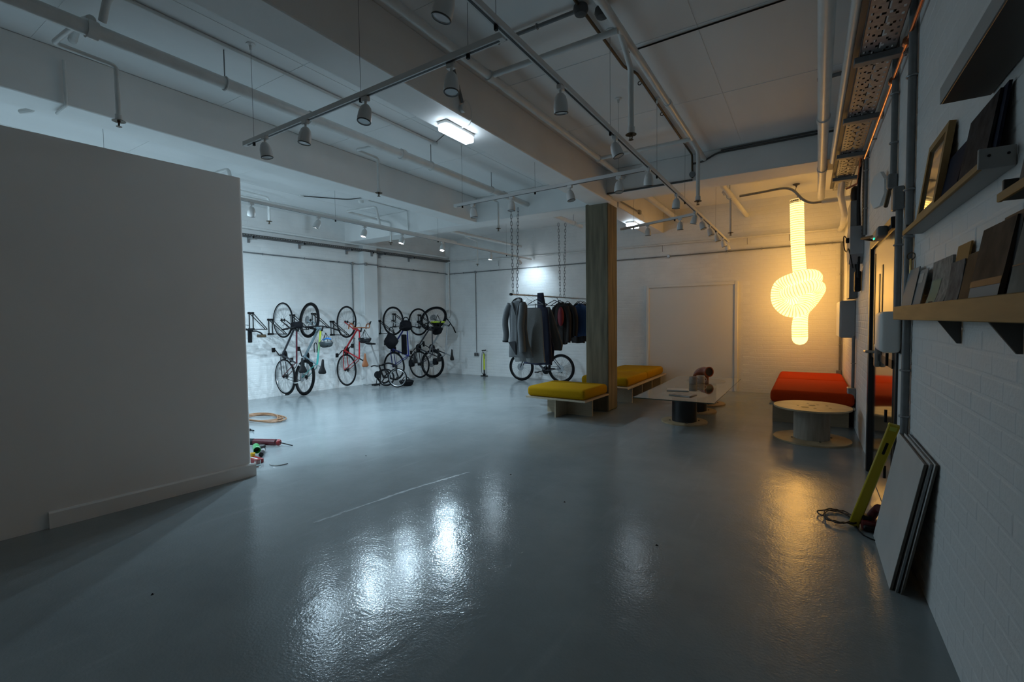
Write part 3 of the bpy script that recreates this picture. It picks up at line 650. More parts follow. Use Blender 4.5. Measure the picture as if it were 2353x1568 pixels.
# copper pipe
t = thing('copper_pipe', 'bright copper pipe running along the upper right wall', 'pipe', (XR-0.03, 2.2, 3.12))
MB().cyl((XR-0.035, 1.2, 3.115), (XR-0.035, 6.30, 3.13), 0.011, 10).build('pipe', 'copper', t)
for y in (3.78, 4.35): MB().lathe([(0.011, -0.025), (0.028, -0.02), (0.028, 0.02), (0.011, 0.025)], 12, (XR-0.035, y, 3.12), (0, 1, 0)).build('pipe_ring', 'copper', t)
for y in (3.9, 5.6, 6.2): MB().box((XR-0.04, y-0.006, 3.10), (XR-0.003, y+0.006, 3.112)).build('pipe_clip', 'galv', t, smooth=False)
MB().tube(run([(XR-0.05, 6.55, 3.20), (XR-0.05, 6.95, 3.02), (XR-0.16, 6.98, 2.98)], 0.03), 0.011, 8).build('pipe', 'copper', t)
# overhead perforated tray
TX0, TX1, TZ = 0.275, 0.468, 3.20
t = thing('cable_tray', 'perforated steel cable tray above the right wall', 'cable tray', (0.37, 0.5, TZ))
pt = MB(); cw = (TX1-TX0)/13; dy = 0.026; ny = int(7.4/dy)
for j in range(ny):
    y = 0.6 + j*dy
    for i in range(13):
        hole = (i in (1, 11) and j % 3 == 0) or (i in (3, 9) and j % 4 == 1) or (i in (5, 7) and j % 5 == 2) or (i == 6 and j % 6 in (0, 1, 2)) or (i in (4, 8) and j % 6 == 4)
        if not hole: pt.add([(TX0+i*cw, y, TZ), (TX0+(i+1)*cw, y, TZ), (TX0+(i+1)*cw, y+dy, TZ), (TX0+i*cw, y+dy, TZ)], [(0, 1, 2, 3)])
pb = pt.build('tray_base', 'galv', t, smooth=False); pb['label'] = 'steel tray floor punched with rows of holes'
for x in (TX0, TX1-0.003): MB().box((x, 0.6, TZ), (x+0.003, 8.0, TZ+0.055)).build('tray_side', 'galv', t, smooth=False)
MB().box((TX0-0.035, 0.6, TZ+0.03), (TX0-0.002, 8.0, TZ+0.05)).build('tray_flange', 'dark_conduit', t, smooth=False)
for y in (4.0, 5.15, 6.25, 7.25): MB().rbox((TX0-0.03, y, TZ-0.045), (XR, y+0.07, TZ-0.003), 0.004, 1).build('support_arm', 'grey_conduit', t)
for r_, x, z in ((0.018, 0.32, TZ+0.02), (0.014, 0.36, TZ+0.017), (0.02, 0.42, TZ+0.022)): MB().cyl((x, 0.6, z), (x, 7.9, z), r_, 8).build('cable', 'black', t)
t = pipe_thing('drain_pipe', 'white pipe running beside the perforated tray', 'pipe', [(0.215, 0.5, 3.27), (0.225, 6.75, 3.27)], 0.03)
t = pipe_thing('drain_pipe', 'white pipe dropping behind the perforated tray end', 'pipe', run([(0.36, 7.25, 3.35), (0.36, 7.9, 3.12), (0.44, 8.5, 2.95), (0.47, 9.6, 2.95), (0.46, YB-0.03, 2.98)], 0.06), 0.04, n=14)
# the crowd of electrical gear past the door
t = thing('cable_tray', 'upright perforated cable strut on the right wall past the door', 'cable tray', (XR, 6.55, 2.3))
MB().box((XR-0.03, 6.50, 2.33), (XR-0.003, 6.62, 3.25)).build('strut', 'dark_conduit', t, smooth=False)
sl = MB()
for i in range(22): sl.box((XR-0.032, 6.545, 2.36+i*0.04), (XR-0.0295, 6.575, 2.38+i*0.04))
o = sl.build('slot_row', 'black', t, smooth=False); o['kind'] = 'stuff'
for i, y in enumerate((6.68, 6.75, 6.84)): MB().tube(catmull([(XR-0.04, y, 3.2), (XR-0.05, y+0.02, 2.8), (XR-0.04, y+0.05*i, 2.4), (XR-0.045, y, 1.9)], 5), 0.012, 7).build('cable', 'black', t)
wall_conduit('thin grey conduit beside the upright cable strut', [(XR-0.02, 6.30, 3.2), (XR-0.02, 6.30, 2.32)], 0.016, [(XR-0.02, 6.30, z) for z in (3.0, 2.6)], (0, 0, 1))
t = thing('distribution_board', 'tall grey trunking board on the right wall past the door', 'electrical box', (XR, 7.6, 1.68))
MB().rbox((XR-0.09, 7.32, 1.68), (XR-0.004, 7.80, 2.90), 0.006, 1).build('case', 'grey_conduit', t)
t = thing('isolator_box', 'dark grey round-cornered isolator box below the cable strut', 'electrical box', (XR, 6.95, 2.06))
MB().prism([(6.62, 2.16), (6.80, 2.06), (7.12, 2.12), (7.22, 2.26), (7.20, 2.44), (7.02, 2.50), (6.66, 2.48)], XR-0.13, XR-0.004, axis='x').build('case', 'cabinet_grey', t, smooth=False)
MB().lathe([(0, 0), (0.03, 0), (0.03, 0.03), (0, 0.035)], 12, (XR-0.13, 6.8, 2.34), (-1, 0, 0)).build('switch', 'black', t)
MB().tube(catmull([(XR-0.14, 6.8, 2.34), (XR-0.17, 7.0, 2.42), (XR-0.16, 7.12, 2.3), (XR-0.15, 6.9, 2.22), (XR-0.14, 6.66, 2.22), (XR-0.1, 6.62, 2.0)], 5), 0.006, 6).build('flex', 'black', t)
t = thing('transformer', 'small black transformer hanging on the right wall below the isolator', 'electrical box', (XR, 6.85, 1.75))
MB().rbox((XR-0.07, 6.78, 1.74), (XR-0.01, 6.92, 1.98), 0.015, 2).build('case', 'black', t)
MB().tube(catmull([(XR-0.05, 6.85, 1.98), (XR-0.06, 6.88, 2.05), (XR-0.05, 6.84, 2.12)], 4), 0.007, 6).build('flex', 'black', t)
t = thing('wall_cabinet', 'pale grey metal wall cabinet above the red bench', 'electrical box', (XR, 7.95, 1.17))
MB().rbox((XR-0.16, 7.55, 1.17), (XR-0.004, 8.35, 1.66), 0.006, 1).build('body', 'cabinet_grey', t)
MB().rbox((XR-0.175, 7.56, 1.18), (XR-0.158, 8.34, 1.65), 0.004, 1).build('lid', 'pipe_paint', t)
wall_conduit('grey conduit from the wall cabinet down to a low box', [(XR-0.03, 7.38, 1.2), (XR-0.03, 7.38, 0.52)], 0.018, [(XR-0.03, 7.38, 0.85)], (0, 0, 1))
single('switch_box', MB().rbox((XR-0.09, 7.30, 0.40), (XR-0.004, 7.46, 0.54), 0.008, 1), 'galv', 'grey socket box on the right wall at the end of the red bench', 'socket', (XR-0.04, 7.38, 0.40))
t = thing('alarm_bell', 'black round alarm sounder high on the right wall', 'alarm', (XR, 7.72, 3.02))
MB().lathe([(0, 0.0), (0.11, 0.0), (0.12, 0.03), (0.09, 0.06), (0, 0.07)], 20, (XR-0.002, 7.72, 3.05), (-1, 0, 0)).build('gong', 'black', t)

# ================================================================ DOOR IN THE RIGHT WALL
mat('door_steel', (0.55, 0.55, 0.55), 0.10, metal=1.0)
mat('door_frame_black', (0.015, 0.015, 0.017), 0.35)
mat('green_led', (0.0, 0.8, 0.3), 0.3, emit=(0.0, 1.0, 0.35), estr=3.0)
dr = thing('door_2', 'steel-faced door with a black frame and glazed top', 'door', (XR, 4.8, 0)); dr['kind'] = 'structure'
for a, b in (((XR-0.016, 4.12, 0), (XR+0.02, 4.19, 2.14)), ((XR-0.05, 5.42, 0), (XR+0.02, 5.50, 2.14)), ((XR-0.05, 4.19, 2.06), (XR+0.02, 5.42, 2.14))):
    MB().rbox(a, b, 0.005, 1).build('door_frame', 'door_frame_black', dr)
MB().box((XR-0.022, 4.19, 0.01), (XR+0.01, 5.42, 2.06)).build('leaf', 'door_steel', dr, smooth=False)
MB().box((XR-0.028, 4.19, 1.08), (XR-0.018, 5.42, 1.14)).build('mid_rail', 'door_frame_black', dr, smooth=False)
for y, z in ((4.74, 1.86), (4.92, 1.80), (5.24, 2.0)): MB().box((XR-0.03, y, 1.14), (XR-0.02, y+0.06, z)).build('glazing_bar', 'door_frame_black', dr, smooth=False)
MB().box((XR-0.026, 4.20, 1.14), (XR-0.020, 5.41, 2.05)).build('upper_panel', mat('door_upper', (0.42, 0.40, 0.36), 0.32, metal=0.9), dr, smooth=False)
hd = MB().rbox((XR-0.06, 4.86, 1.03), (XR-0.022, 4.92, 1.22), 0.01, 2).build('handle_plate', 'steel', dr)
MB().tube([(XR-0.05, 4.89, 1.155), (XR-0.11, 4.89, 1.155), (XR-0.11, 5.03, 1.15)], 0.012, 8).build('lever', 'steel', hd)
cl = MB().rbox((XR-0.11, 4.30, 2.03), (XR-0.05, 4.62, 2.10), 0.012, 2).build('door_closer', 'grey_conduit', dr)
MB().rbox((XR-0.113, 4.50, 2.033), (XR-0.107, 4.55, 2.045), 0.002, 1).build('indicator', 'green_led', cl)
MB().tube([(XR-0.10, 4.60, 2.07), (XR-0.16, 4.85, 2.09), (XR-0.05, 5.10, 2.10)], 0.011, 6).build('closer_arm', 'brass_dark', dr)
MB().rbox((XR-0.015, 5.50, 0), (XR-0.001, 5.86, 2.2), 0.004, 1).build('door_reveal', 'wall_paint', dr)
for z in (0.3, 0.7, 1.1): MB().cyl((XR-0.055, 4.185, z), (XR-0.055, 4.185, z+0.09), 0.009, 8).build('hinge', 'black', dr)

t = thing('towel_dispenser', 'white rounded towel dispenser beside the door under the lowest shelf', 'dispenser', (XR, 4.1, 1.2))
MB().rbox((XR-0.122, 3.95, 1.205), (XR-0.004, 4.24, 1.48), 0.035, 4).build('case', 'white_paint', t)
MB().box((XR-0.006, 3.94, 1.20), (XR-0.001, 4.25, 1.46)).build('back_plate', 'dark_conduit', t, smooth=False)

# ================================================================ WALL LEDGES AND WHAT STANDS ON THEM
mat('oak', (0.42, 0.26, 0.11), 0.6, spec=0.2, noise=0.2, nscale=5, stretch=(6, 0.6, 6))
mat('ledge_grey', (0.34, 0.34, 0.33), 0.5)
mat('ledge_dark', (0.075, 0.07, 0.065), 0.5)
t = thing('picture_ledge', 'lowest wall ledge with a wide oak lip', 'shelf', (XR, 2.3, 1.43))
MB().box((0.455, 0.9, 1.43), (XR-0.004, 3.655, 1.448)).build('board', 'oak', t, smooth=False)
MB().rbox((0.440, 0.9, 1.428), (0.456, 3.66, 1.505), 0.003, 1).build('lip', 'oak', t, label='wide front lip catching the yellow light')
for y in (2.575, 1.93):
    MB().prism([(XR-0.004, 1.43), (0.452, 1.43), (XR-0.016, 1.335), (XR-0.004, 1.335)], y-0.006, y+0.006, axis='y').build('bracket', 'ledge_dark', t, smooth=False)
t = thing('picture_ledge', 'middle grey wall ledge with a thin oak front edge', 'shelf', (XR, 2.7, 1.90))
MB().box((0.452, 2.03, 1.90), (XR-0.004, 3.395, 1.916)).build('board', 'ledge_grey', t, smooth=False)
MB().rbox((0.441, 2.03, 1.898), (0.453, 3.40, 1.922), 0.002, 1).build('lip', 'oak', t)
e = MB().rbox((0.441, 2.022, 1.900), (XR-0.004, 2.034, 1.962), 0.002, 1).build('end_plate', 'ledge_grey', t)
for x in (0.465, 0.508): MB().lathe([(0, 0), (0.004, 0), (0.004, 0.003), (0, 0.003)], 8, (x, 2.022, 1.938), (0, -1, 0)).build('screw', 'black', e)
MB().rbox((0.455, 3.39, 1.90), (XR-0.004, 3.402, 1.955), 0.002, 1).build('end_plate', 'ledge_dark', t)
t = thing('picture_ledge', 'dark boxy wall ledge at the top right corner', 'shelf', (XR, 1.5, 2.2))
MB().rbox((0.395, 0.6, 2.205), (XR-0.004, 2.28, 2.262), 0.003, 1).build('box', 'ledge_dark', t)
MB().box((0.392, 0.6, 2.206), (0.396, 2.279, 2.261)).build('fascia', 'ledge_grey', t, smooth=False)
t = thing('picture_ledge', 'short wall ledge cut off by the right picture edge', 'shelf', (XR, 1.4, 1.77))
MB().box((0.452, 0.7, 1.765), (XR-0.004, 1.84, 1.780)).build('board', 'ledge_dark', t, smooth=False)
MB().rbox((0.442, 0.7, 1.762), (0.453, 1.845, 1.786), 0.002, 1).build('lip', 'oak', t)
MB().rbox((0.452, 1.832, 1.765), (XR-0.004, 1.845, 1.822), 0.002, 1).build('end_plate', 'ledge_dark', t)

def leaner(y0, y1, z0, h, xb, xt, th, curve=0.0):
    """a thin slab leaning on the right wall: bottom at xb, top at xt; returns its vertex loft"""
    m = MB(); k = 7; rings = []
    for i in range(k):
        f = i/(k-1); x = xb + (xt-xb)*f - curve*math.sin(PI*f)*0.5; z = z0 + h*f
        rings.append([(x, y0, z), (x, y1, z), (x+th, y1, z), (x+th, y0, z)])
    return m.loft(rings), rings
def printed(name, c1, c2, sc=12, rough=0.75): return mat(name, c1, rough, col2=c2, nscale=sc, spec=0.12)
# framed picture and prints on the middle ledge
fr = thing('framed_print', 'oak picture frame leaning at the far end of the middle ledge', 'picture frame', (0.48, 2.95, 1.918))
m = MB()
def slab_pt(f, y): return Vector((0.466 + 0.046*f, y, 1.918 + 0.36*f))
nx = Vector((-0.36, 0, 0.046)).normalized()
def bar(f0, f1, y0, y1, h0, h1):
    a = [slab_pt(f0, y0), slab_pt(f0, y1), slab_pt(f1, y1), slab_pt(f1, y0)]
    return [p + nx*h0 for p in a] + [p + nx*h1 for p in a]
FB = [(0, 3, 2, 1), (4, 5, 6, 7), (0, 1, 5, 4), (1, 2, 6, 5), (2, 3, 7, 6), (3, 0, 4, 7)]
for args in ((0, 1, 2.72, 2.76), (0, 1, 3.07, 3.11), (0, 0.09, 2.76, 3.07), (0.91, 1, 2.76, 3.07)):
    MB().add(bar(*args, -0.012, 0.012), FB).build('frame_bar', 'oak', fr, smooth=False)
MB().add(bar(0.05, 0.95, 2.74, 3.09, -0.008, -0.004), FB).build('print_sheet', printed('print_brown', (0.20, 0.14, 0.07), (0.06, 0.05, 0.03), 6), fr, smooth=False)
MB().add(bar(0.05, 0.95, 2.74, 3.09, 0.001, 0.003), FB).build('glazing', mat('frame_glass', (0.1, 0.09, 0.07), 0.04, spec=0.8), fr, smooth=False)
def book(name, label, cat, y0, y1, z0, h, xb, xt, th, m, group, curve=0.0, page=None, strips=()):
    t = thing(name, label, cat, (xb, (y0+y1)/2, z0), group)
    mb, rg = leaner(y0, y1, z0, h, xb, xt, th, curve); mb.build('cover', m, t, smooth=False)
    if page:
        mb, _ = leaner(y0+0.004, y1-0.004, z0+0.003, h-0.006, xb+0.0015, xt+0.0015, th*0.9, curve); mb.build('pages', page, t, smooth=False)
    for (f0, f1, g0, g1, sm) in strips:
        k = [(f0 + (f1-f0)*i/4) for i in range(5)]; vs = []; fs = []
        for f in k:
            x = xb + (xt-xb)*f - curve*math.sin(PI*f)*0.5 - 0.0012
            vs += [(x, y0+(y1-y0)*g0, z0+h*f), (x, y0+(y1-y0)*g1, z0+h*f)]
        for i in range(4): fs.append((2*i, 2*i+1, 2*i+3, 2*i+2))
        MB().add(vs, fs).build('cover_panel', sm, t, smooth=False)
    return t
mat('paper', (0.5, 0.49, 0.46), 0.7, spec=0.15); mat('paper_grey', (0.30, 0.31, 0.31), 0.7, spec=0.15); mat('teal_print', (0.05, 0.22, 0.20), 0.6, spec=0.2)
mat('navy_print', (0.015, 0.018, 0.035), 0.75, spec=0.12); mat('kraft', (0.36, 0.20, 0.07), 0.7, spec=0.15); mat('pale_blue', (0.16, 0.24, 0.28), 0.6, spec=0.2)
G3 = 'magazines on the lowest ledge'; G2 = 'prints on the middle ledge'
book('magazine', 'thin dark magazine behind the oak frame on the middle ledge', 'magazine', 2.46, 2.74, 1.918, 0.20, 0.470, 0.508, 0.006, 'navy_print', G2)
book('record_sleeve', 'dark marbled board at the near end of the middle ledge', 'record sleeve', 2.10, 2.42, 1.918, 0.245, 0.468, 0.505, 0.008, printed('marble_dark', (0.05, 0.05, 0.055), (0.012, 0.012, 0.014), 22), G2, page='navy_print')
book('record_sleeve', 'second dark board close behind the marbled one on the middle ledge', 'record sleeve', 2.06, 2.36, 1.918, 0.25, 0.482, 0.514, 0.008, 'navy_print', G2)
book('magazine', 'pale blue brochure at the far end of the lowest ledge', 'magazine', 3.30, 3.62, 1.449, 0.265, 0.462, 0.505, 0.003, 'pale_blue', G3, page='paper')
book('magazine', 'grey brochure with a cream corner beside the pale blue one', 'magazine', 3.10, 3.34, 1.449, 0.24, 0.466, 0.508, 0.003, 'paper_grey', G3, strips=[(0.72, 0.92, 0.3, 0.8, 'paper')])
book('magazine', 'curled newspaper-like magazine with a teal panel on the lowest ledge', 'magazine', 2.66, 3.02, 1.449, 0.255, 0.462, 0.512, 0.010, printed('newsprint', (0.34, 0.33, 0.31), (0.16, 0.16, 0.155), 30), G3, curve=-0.03, page='navy_print', strips=[(0.12, 0.66, 0.45, 0.95, 'teal_print'), (0.05, 0.36, 0.55, 0.8, 'navy_print')])
book('booklet', 'kraft brown booklet standing tallest between magazines on the lowest ledge', 'booklet', 2.42, 2.60, 1.449, 0.28, 0.480, 0.516, 0.006, 'kraft', G3)
book('magazine', 'grey photo magazine in front of the kraft booklet', 'magazine', 2.42, 2.62, 1.449, 0.215, 0.466, 0.500, 0.004, printed('photo_grey', (0.20, 0.21, 0.22), (0.05, 0.055, 0.06), 14), G3, curve=-0.012)
book('booklet', 'brown-spined booklet beside the large brown photo book', 'booklet', 2.27, 2.40, 1.449, 0.225, 0.470, 0.505, 0.008, printed('brown_print', (0.17, 0.10, 0.05), (0.08, 0.05, 0.03), 9), G3)
book('photo_book', 'large brown photo book with a white strip on the lowest ledge', 'book', 1.93, 2.24, 1.449, 0.29, 0.462, 0.508, 0.012, printed('brown_photo', (0.115, 0.085, 0.065), (0.028, 0.022, 0.018), 9), G3, page='kraft', strips=[(0.20, 0.32, 0.0, 0.96, 'paper_grey'), (0.325, 0.40, 0, 1, 'black')])
book('photo_book', 'dark hardback behind the large brown photo book', 'book', 1.90, 2.06, 1.449, 0.30, 0.482, 0.514, 0.012, 'black', G3)
book('magazine', 'pale illustrated magazine cut off at the right edge of the lowest ledge', 'magazine', 1.55, 1.88, 1.449, 0.27, 0.468, 0.508, 0.004, printed('sketch_print', (0.22, 0.22, 0.20), (0.10, 0.10, 0.09), 10), G3, strips=[(0.50, 0.515, 0, 1, 'black')])
book('framed_print', 'dark framed print on the short ledge at the right picture edge', 'picture frame', 1.45, 1.80, 1.781, 0.26, 0.470, 0.505, 0.01, 'ledge_dark', None)
t = thing('key_bunch', 'brass key hanging on the wall above the lowest ledge', 'key', (XR-0.02, 3.55, 1.78))
MB().torus((XR-0.02, 3.60, 1.80), 0.02, 0.003, (0.6, 1, 0), 16, 5).build('ring', 'brass_dark', t)
MB().rbox((XR-0.028, 3.585, 1.60), (XR-0.018, 3.61, 1.785), 0.003, 1).build('blade', mat('brass', (0.85, 0.6, 0.25), 0.25, metal=1.0), t)

# ================================================================ SEATS AND TABLES
# mustard ottoman in front of the column
OM = Matrix.Translation((-3.13, 6.57, 0)) @ Matrix.Rotation(math.radians(-3.0), 4, 'Z')
t = thing('ottoman', 'square mustard ottoman on a plywood cross base before the column', 'ottoman', (-3.13, 6.57, 0))
MB().box((-0.50, -0.42, 0.272), (0.50, 0.42, 0.296), OM).build('seat_board', 'ply_edge', t, smooth=False)
mc = MB().rbox((-0.49, -0.41, 0.297), (0.49, 0.41, 0.452), 0.055, 4, OM).build('cushion', 'mustard', t, ang=60)
for a, b in (((-0.03, -0.36, 0), (-0.008, 0.36, 0.272)), ((-0.36, -0.011, 0), (-0.031, 0.011, 0.272)), ((-0.007, -0.011, 0), (0.42, 0.011, 0.272))):
    MB().box(a, b, OM).build('leg_panel', 'ply', t, smooth=False)
# long mustard bench along the back
t = thing('bench', 'long low plywood bench with mustard cushions behind the column', 'bench', (-2.98, 8.85, 0))
MB().box((-3.45, 7.60, 0.272), (-2.52, 10.12, 0.296)).build('seat_board', 'ply_edge', t, smooth=False)
for y in (7.93, 8.50, 9.14, 9.80): MB().box((-3.40, y, 0), (-2.55, y+0.022, 0.272)).build('divider', 'ply_edge', t, smooth=False)
MB().box((-3.0, 7.955, 0.02), (-2.98, 10.1, 0.27)).build('back_panel', 'ply', t, smooth=False)
for y0, y1 in ((7.75, 8.90), (8.905, 10.05)): MB().rbox((-3.43, y0, 0.297), (-2.56, y1, 0.455), 0.055, 4).build('cushion', 'mustard', t, ang=60)
# red bench against the right wall
t = thing('bench', 'low bench with bright red cushions in the right back corner', 'bench', (0.05, 8.6, 0))
MB().box((-0.425, 7.22, 0.272), (XR-0.01, 9.9, 0.296)).build('seat_board', 'ply_edge', t, smooth=False)
for y in (7.45, 8.6, 9.7): MB().box((-0.40, y, 0), (XR-0.06, y+0.022, 0.272)).build('divider', 'ply', t, smooth=False)
MB().box((-0.40, 7.475, 0.0), (-0.378, 9.7, 0.272)).build('side_panel', 'ply', t, smooth=False)
for y0, y1 in ((7.26, 8.72), (8.725, 9.86)): MB().rbox((-0.42, y0, 0.297), (XR-0.012, y1, 0.47), 0.055, 4).build('cushion', 'red_fabric', t, ang=60)

def cable_drum(name, label, cat, c, rd, r_, h, md, mb_, group=None, holes=False):
    t = thing(name, label, cat, (c[0], c[1], 0), group); x, y = c
    MB().lathe([(0, 0), (rd, 0), (rd, 0.018), (0, 0.018)], 48, (x, y, 0.001)).build('bottom_disc', mb_, t, ang=30)
    MB().lathe([(r_, 0.018), (r_, h-0.018)], 40, (x, y, 0)).build('drum', md, t)
    top = MB().lathe([(0, h-0.018), (rd, h-0.018), (rd, h), (0, h)], 48, (x, y, 0)).build('top_disc', mb_, t, ang=30)
    if holes:
        for hx, hy, hr in ((0.0, 0.03, 0.036), (-0.07, -0.13, 0.042), (0.06, 0.10, 0.016), (0.15, 0.07, 0.016), (-0.14, -0.05, 0.014), (0.03, -0.17, 0.017), (0.18, -0.08, 0.013), (-0.04, 0.16, 0.013)):
            MB().lathe([(0, 0.0005), (hr, 0.0005), (hr, -0.001), (0, -0.001)], 12, (x+hx, y+hy, h+0.0008)).build('bolt_hole', 'black', top)
    for k in range(4):
        a = k*PI/2+0.4; MB().lathe([(0, 0), (0.012, 0), (0.012, 0.008), (0, 0.008)], 6, (x+(r_+0.03)*math.cos(a), y+(r_+0.03)*math.sin(a), 0.019)).build('bolt', 'dark_conduit', t)
    return t
cable_drum('reel_table', 'wooden cable reel table standing in front of the red bench', 'table', (0.055, 6.55), 0.395, 0.185, 0.40, 'drum_wood', 'ply_old', None, True)
mat('drum_black', (0.016, 0.016, 0.018), 0.4)
for c, lab in (((-1.45, 6.82), 'black cable drum under the near end of the glass table'), ((-1.47, 7.70), 'black cable drum under the middle of the glass table'), ((-1.45, 8.46), 'black cable drum under the far end of the glass table')):
    cable_drum('cable_drum', lab, 'cable drum', c, 0.305, 0.165, 0.385, 'drum_black', 'ply_old', 'black drums carrying the glass top')
t = thing('glass_top', 'long clear glass table top resting on three black drums', 'table top', (-1.47, 7.58, 0.386))
MB().rbox((-1.985, 6.20, 0.387), (-0.965, 8.95, 0.398), 0.002, 1).build('glass_sheet', 'glass', t)
for a, b in (((-1.986, 6.198, 0.3875), (-0.964, 6.2003, 0.3975)), ((-0.9652, 6.2, 0.3875), (-0.963, 8.95, 0.3975)), ((-1.987, 6.2, 0.3875), (-1.9848, 8.95, 0.3975))):
    MB().box(a, b).build('glass_rim', 'glass_edge', t, smooth=False)
# on the glass
ZG = 0.3985
t = thing('pipe_vase', 'glazed brown elbow pipe object on the glass table', 'ornament', (-1.48, 8.55, ZG))
mat('brown_glaze', (0.27, 0.06, 0.022), 0.15, coat=0.6); mat('inside_black', (0.006, 0.005, 0.005), 0.6)
vp = catmull([(-1.62, 8.64, ZG+0.004), (-1.61, 8.63, ZG+0.05), (-1.57, 8.60, ZG+0.105), (-1.49, 8.54, ZG+0.145), (-1.41, 8.47, ZG+0.145)], 8)
vd = Vector((0.70, -0.70, 0.05)).normalized()
MB().tube(vp, [0.070 + 0.012*math.sin(PI*i/(len(vp)-1)) for i in range(len(vp))], 20).build('elbow', 'brown_glaze', t)
MB().lathe([(0.074, -0.035), (0.086, -0.025), (0.088, 0.02), (0.070, 0.02), (0.066, -0.035)], 22, vp[-1], vd).build('collar', 'brown_glaze', t)
MB().lathe([(0, 0.004), (0.0705, 0.004), (0.0705, 0.012), (0, 0.012)], 20, vp[-1], vd).build('mouth', 'inside_black', t)
MB().cyl((-1.44, 8.50, ZG), (-1.44, 8.50, ZG+0.10), 0.032, 12).build('foot', 'brown_glaze', t)
mat('stoneware', (0.44, 0.36, 0.30), 0.6, noise=0.2, nscale=20); mat('stoneware_pale', (0.52, 0.47, 0.41), 0.6)
for p, lab, m in (((-1.55, 7.93), 'square brown cup on the glass table', 'stoneware'), ((-1.47, 8.10), 'pale cup just behind the square brown cup', 'stoneware_pale')):
    t = thing('cup', lab, 'cup', (p[0], p[1], ZG), 'cups on the glass table')
    MB().lathe([(0, 0), (0.058, 0), (0.062, 0.01), (0.062, 0.115), (0.056, 0.115), (0.047, 0.015), (0, 0.012)], 20, (p[0], p[1], ZG)).build('body', m, t)
    MB().torus((p[0]+0.068, p[1]-0.01, ZG+0.06), 0.026, 0.007, (0, 1, 0), 16, 6).build('handle', m, t)
def leaflet(label, c, w, l, rz, m, pages=3):
    t = thing('magazine', label, 'magazine', (c[0], c[1], ZG), 'papers on the glass table')
    for i in range(pages):
        M = Matrix.Translation((c[0]+random.uniform(-.008, .008), c[1]+random.uniform(-.008, .008), ZG+0.0005+i*0.004)) @ Matrix.Rotation(rz+random.uniform(-.05, .05), 4, 'Z')
        MB().box((-w/2, -l/2, 0), (w/2, l/2, 0.0035), M).build('sheet', m if i == pages-1 else 'paper', t, smooth=False)
leaflet('loose papers on the glass table left of the cups', (-1.60, 7.12, 0), 0.30, 0.22, 0.25, 'paper')
leaflet('folded magazine on the near end of the glass table', (-1.44, 6.68, 0), 0.22, 0.30, 1.35, printed('mag_grey', (0.42, 0.38, 0.33), (0.2, 0.17, 0.15), 14))

# ================================================================ LEANING AGAINST THE RIGHT WALL
mat('board_white', (0.60, 0.59, 0.57), 0.45, noise=0.12, nscale=4); mat('board_edge', (0.10, 0.085, 0.07), 0.6)
def lean_board(xb, xt, y0, y1, h, th, skew, label, edge):
    t = thing('white_board', label, 'board', (xb, (y0+y1)/2, 0), 'white boards leaning on the right wall')
    n = Vector((-h, 0, xt-xb)).normalized()
    P = [Vector((xb, y1, 0.001)), Vector((xb, y0, 0.001)), Vector((xt, y0+skew, h)), Vector((xt, y1+skew, h))]
    MB().add(P + [p - n*th for p in P], FB).build('panel', 'board_white', t, smooth=False)
    Q = [p - n*th for p in P]
    MB().add([P[0]-n*th*0.15 + Vector((0, -0.0, 0)), P[1]-n*th*0.15 + Vector((0, -0.003, 0)), P[2]-n*th*0.15 + Vector((0, -0.003, 0)), P[3]-n*th*0.15] + [Q[0], Q[1] + Vector((0, -0.003, 0)), Q[2] + Vector((0, -0.003, 0)), Q[3]], FB).build('core', edge, t, smooth=False)
lean_board(0.385, 0.478, 3.115, 3.84, 0.74, 0.012, -0.20, 'front white board leaning below the wall ledges', 'board_edge')
lean_board(0.408, 0.498, 3.10, 3.80, 0.75, 0.010, -0.20, 'second white board just behind the front one', 'galv')
lean_board(0.428, 0.512, 3.09, 3.78, 0.755, 0.010, -0.22, 'rearmost white board against the right wall', 'board_edge')
t = thing('spirit_level', 'long yellow spirit level leaning beside the door', 'spirit level', (0.28, 3.93, 0))
mat('tool_yellow', (0.50, 0.38, 0.012), 0.4)
A = Vector((0.285, 3.95, 0.005)); B = Vector((0.478, 3.80, 0.76)); ax = (B-A); xl = Vector((0, 1, 0)).cross(ax).normalized(); yl = ax.normalized().cross(xl)
SM = Matrix(((xl.x, yl.x, ax.normalized().x, A.x), (xl.y, yl.y, ax.normalized().y, A.y), (xl.z, yl.z, ax.normalized().z, A.z), (0, 0, 0, 1))); ln = ax.length
MB().rbox((-0.030, -0.012, 0), (0.030, 0.012, ln), 0.006, 1, SM).build('body', 'tool_yellow', t)
MB().rbox((-0.012, -0.0135, ln*0.72), (0.012, 0.0135, ln*0.84), 0.008, 2, SM).build('grip_slot', 'black', t)
for z in (0.0, ln-0.02): MB().rbox((-0.032, -0.014, z), (0.032, 0.014, z+0.02), 0.005, 1, SM).build('end_cap', 'tool_yellow', t)
MB().rbox((-0.02, -0.0138, ln*0.94), (0.02, 0.0138, ln*0.985), 0.004, 1, SM).build('vial', mat('vial', (0.55, 0.6, 0.1), 0.15), t)
mat('tool_red', (0.12, 0.012, 0.014), 0.4)
t = thing('power_tool', 'dark red power tool lying behind the leaning boards', 'power tool', (0.38, 3.93, 0))
MB().rbox((0.325, 3.88, 0.001), (0.42, 3.99, 0.075), 0.02, 2).build('motor', 'tool_red', t)
MB().tube([(0.37, 3.95, 0.06), (0.40, 3.94, 0.13), (0.42, 3.90, 0.17)], [0.03, 0.026, 0.03], 10).build('handle', 'tool_red', t)
MB().rbox((0.335, 3.86, 0.015), (0.40, 3.885, 0.05), 0.008, 1).build('nose', 'black', t)
MB().rbox((0.33, 3.90, 0.07), (0.385, 3.97, 0.10), 0.01, 2).build('switch_block', 'black', t)
ck = []
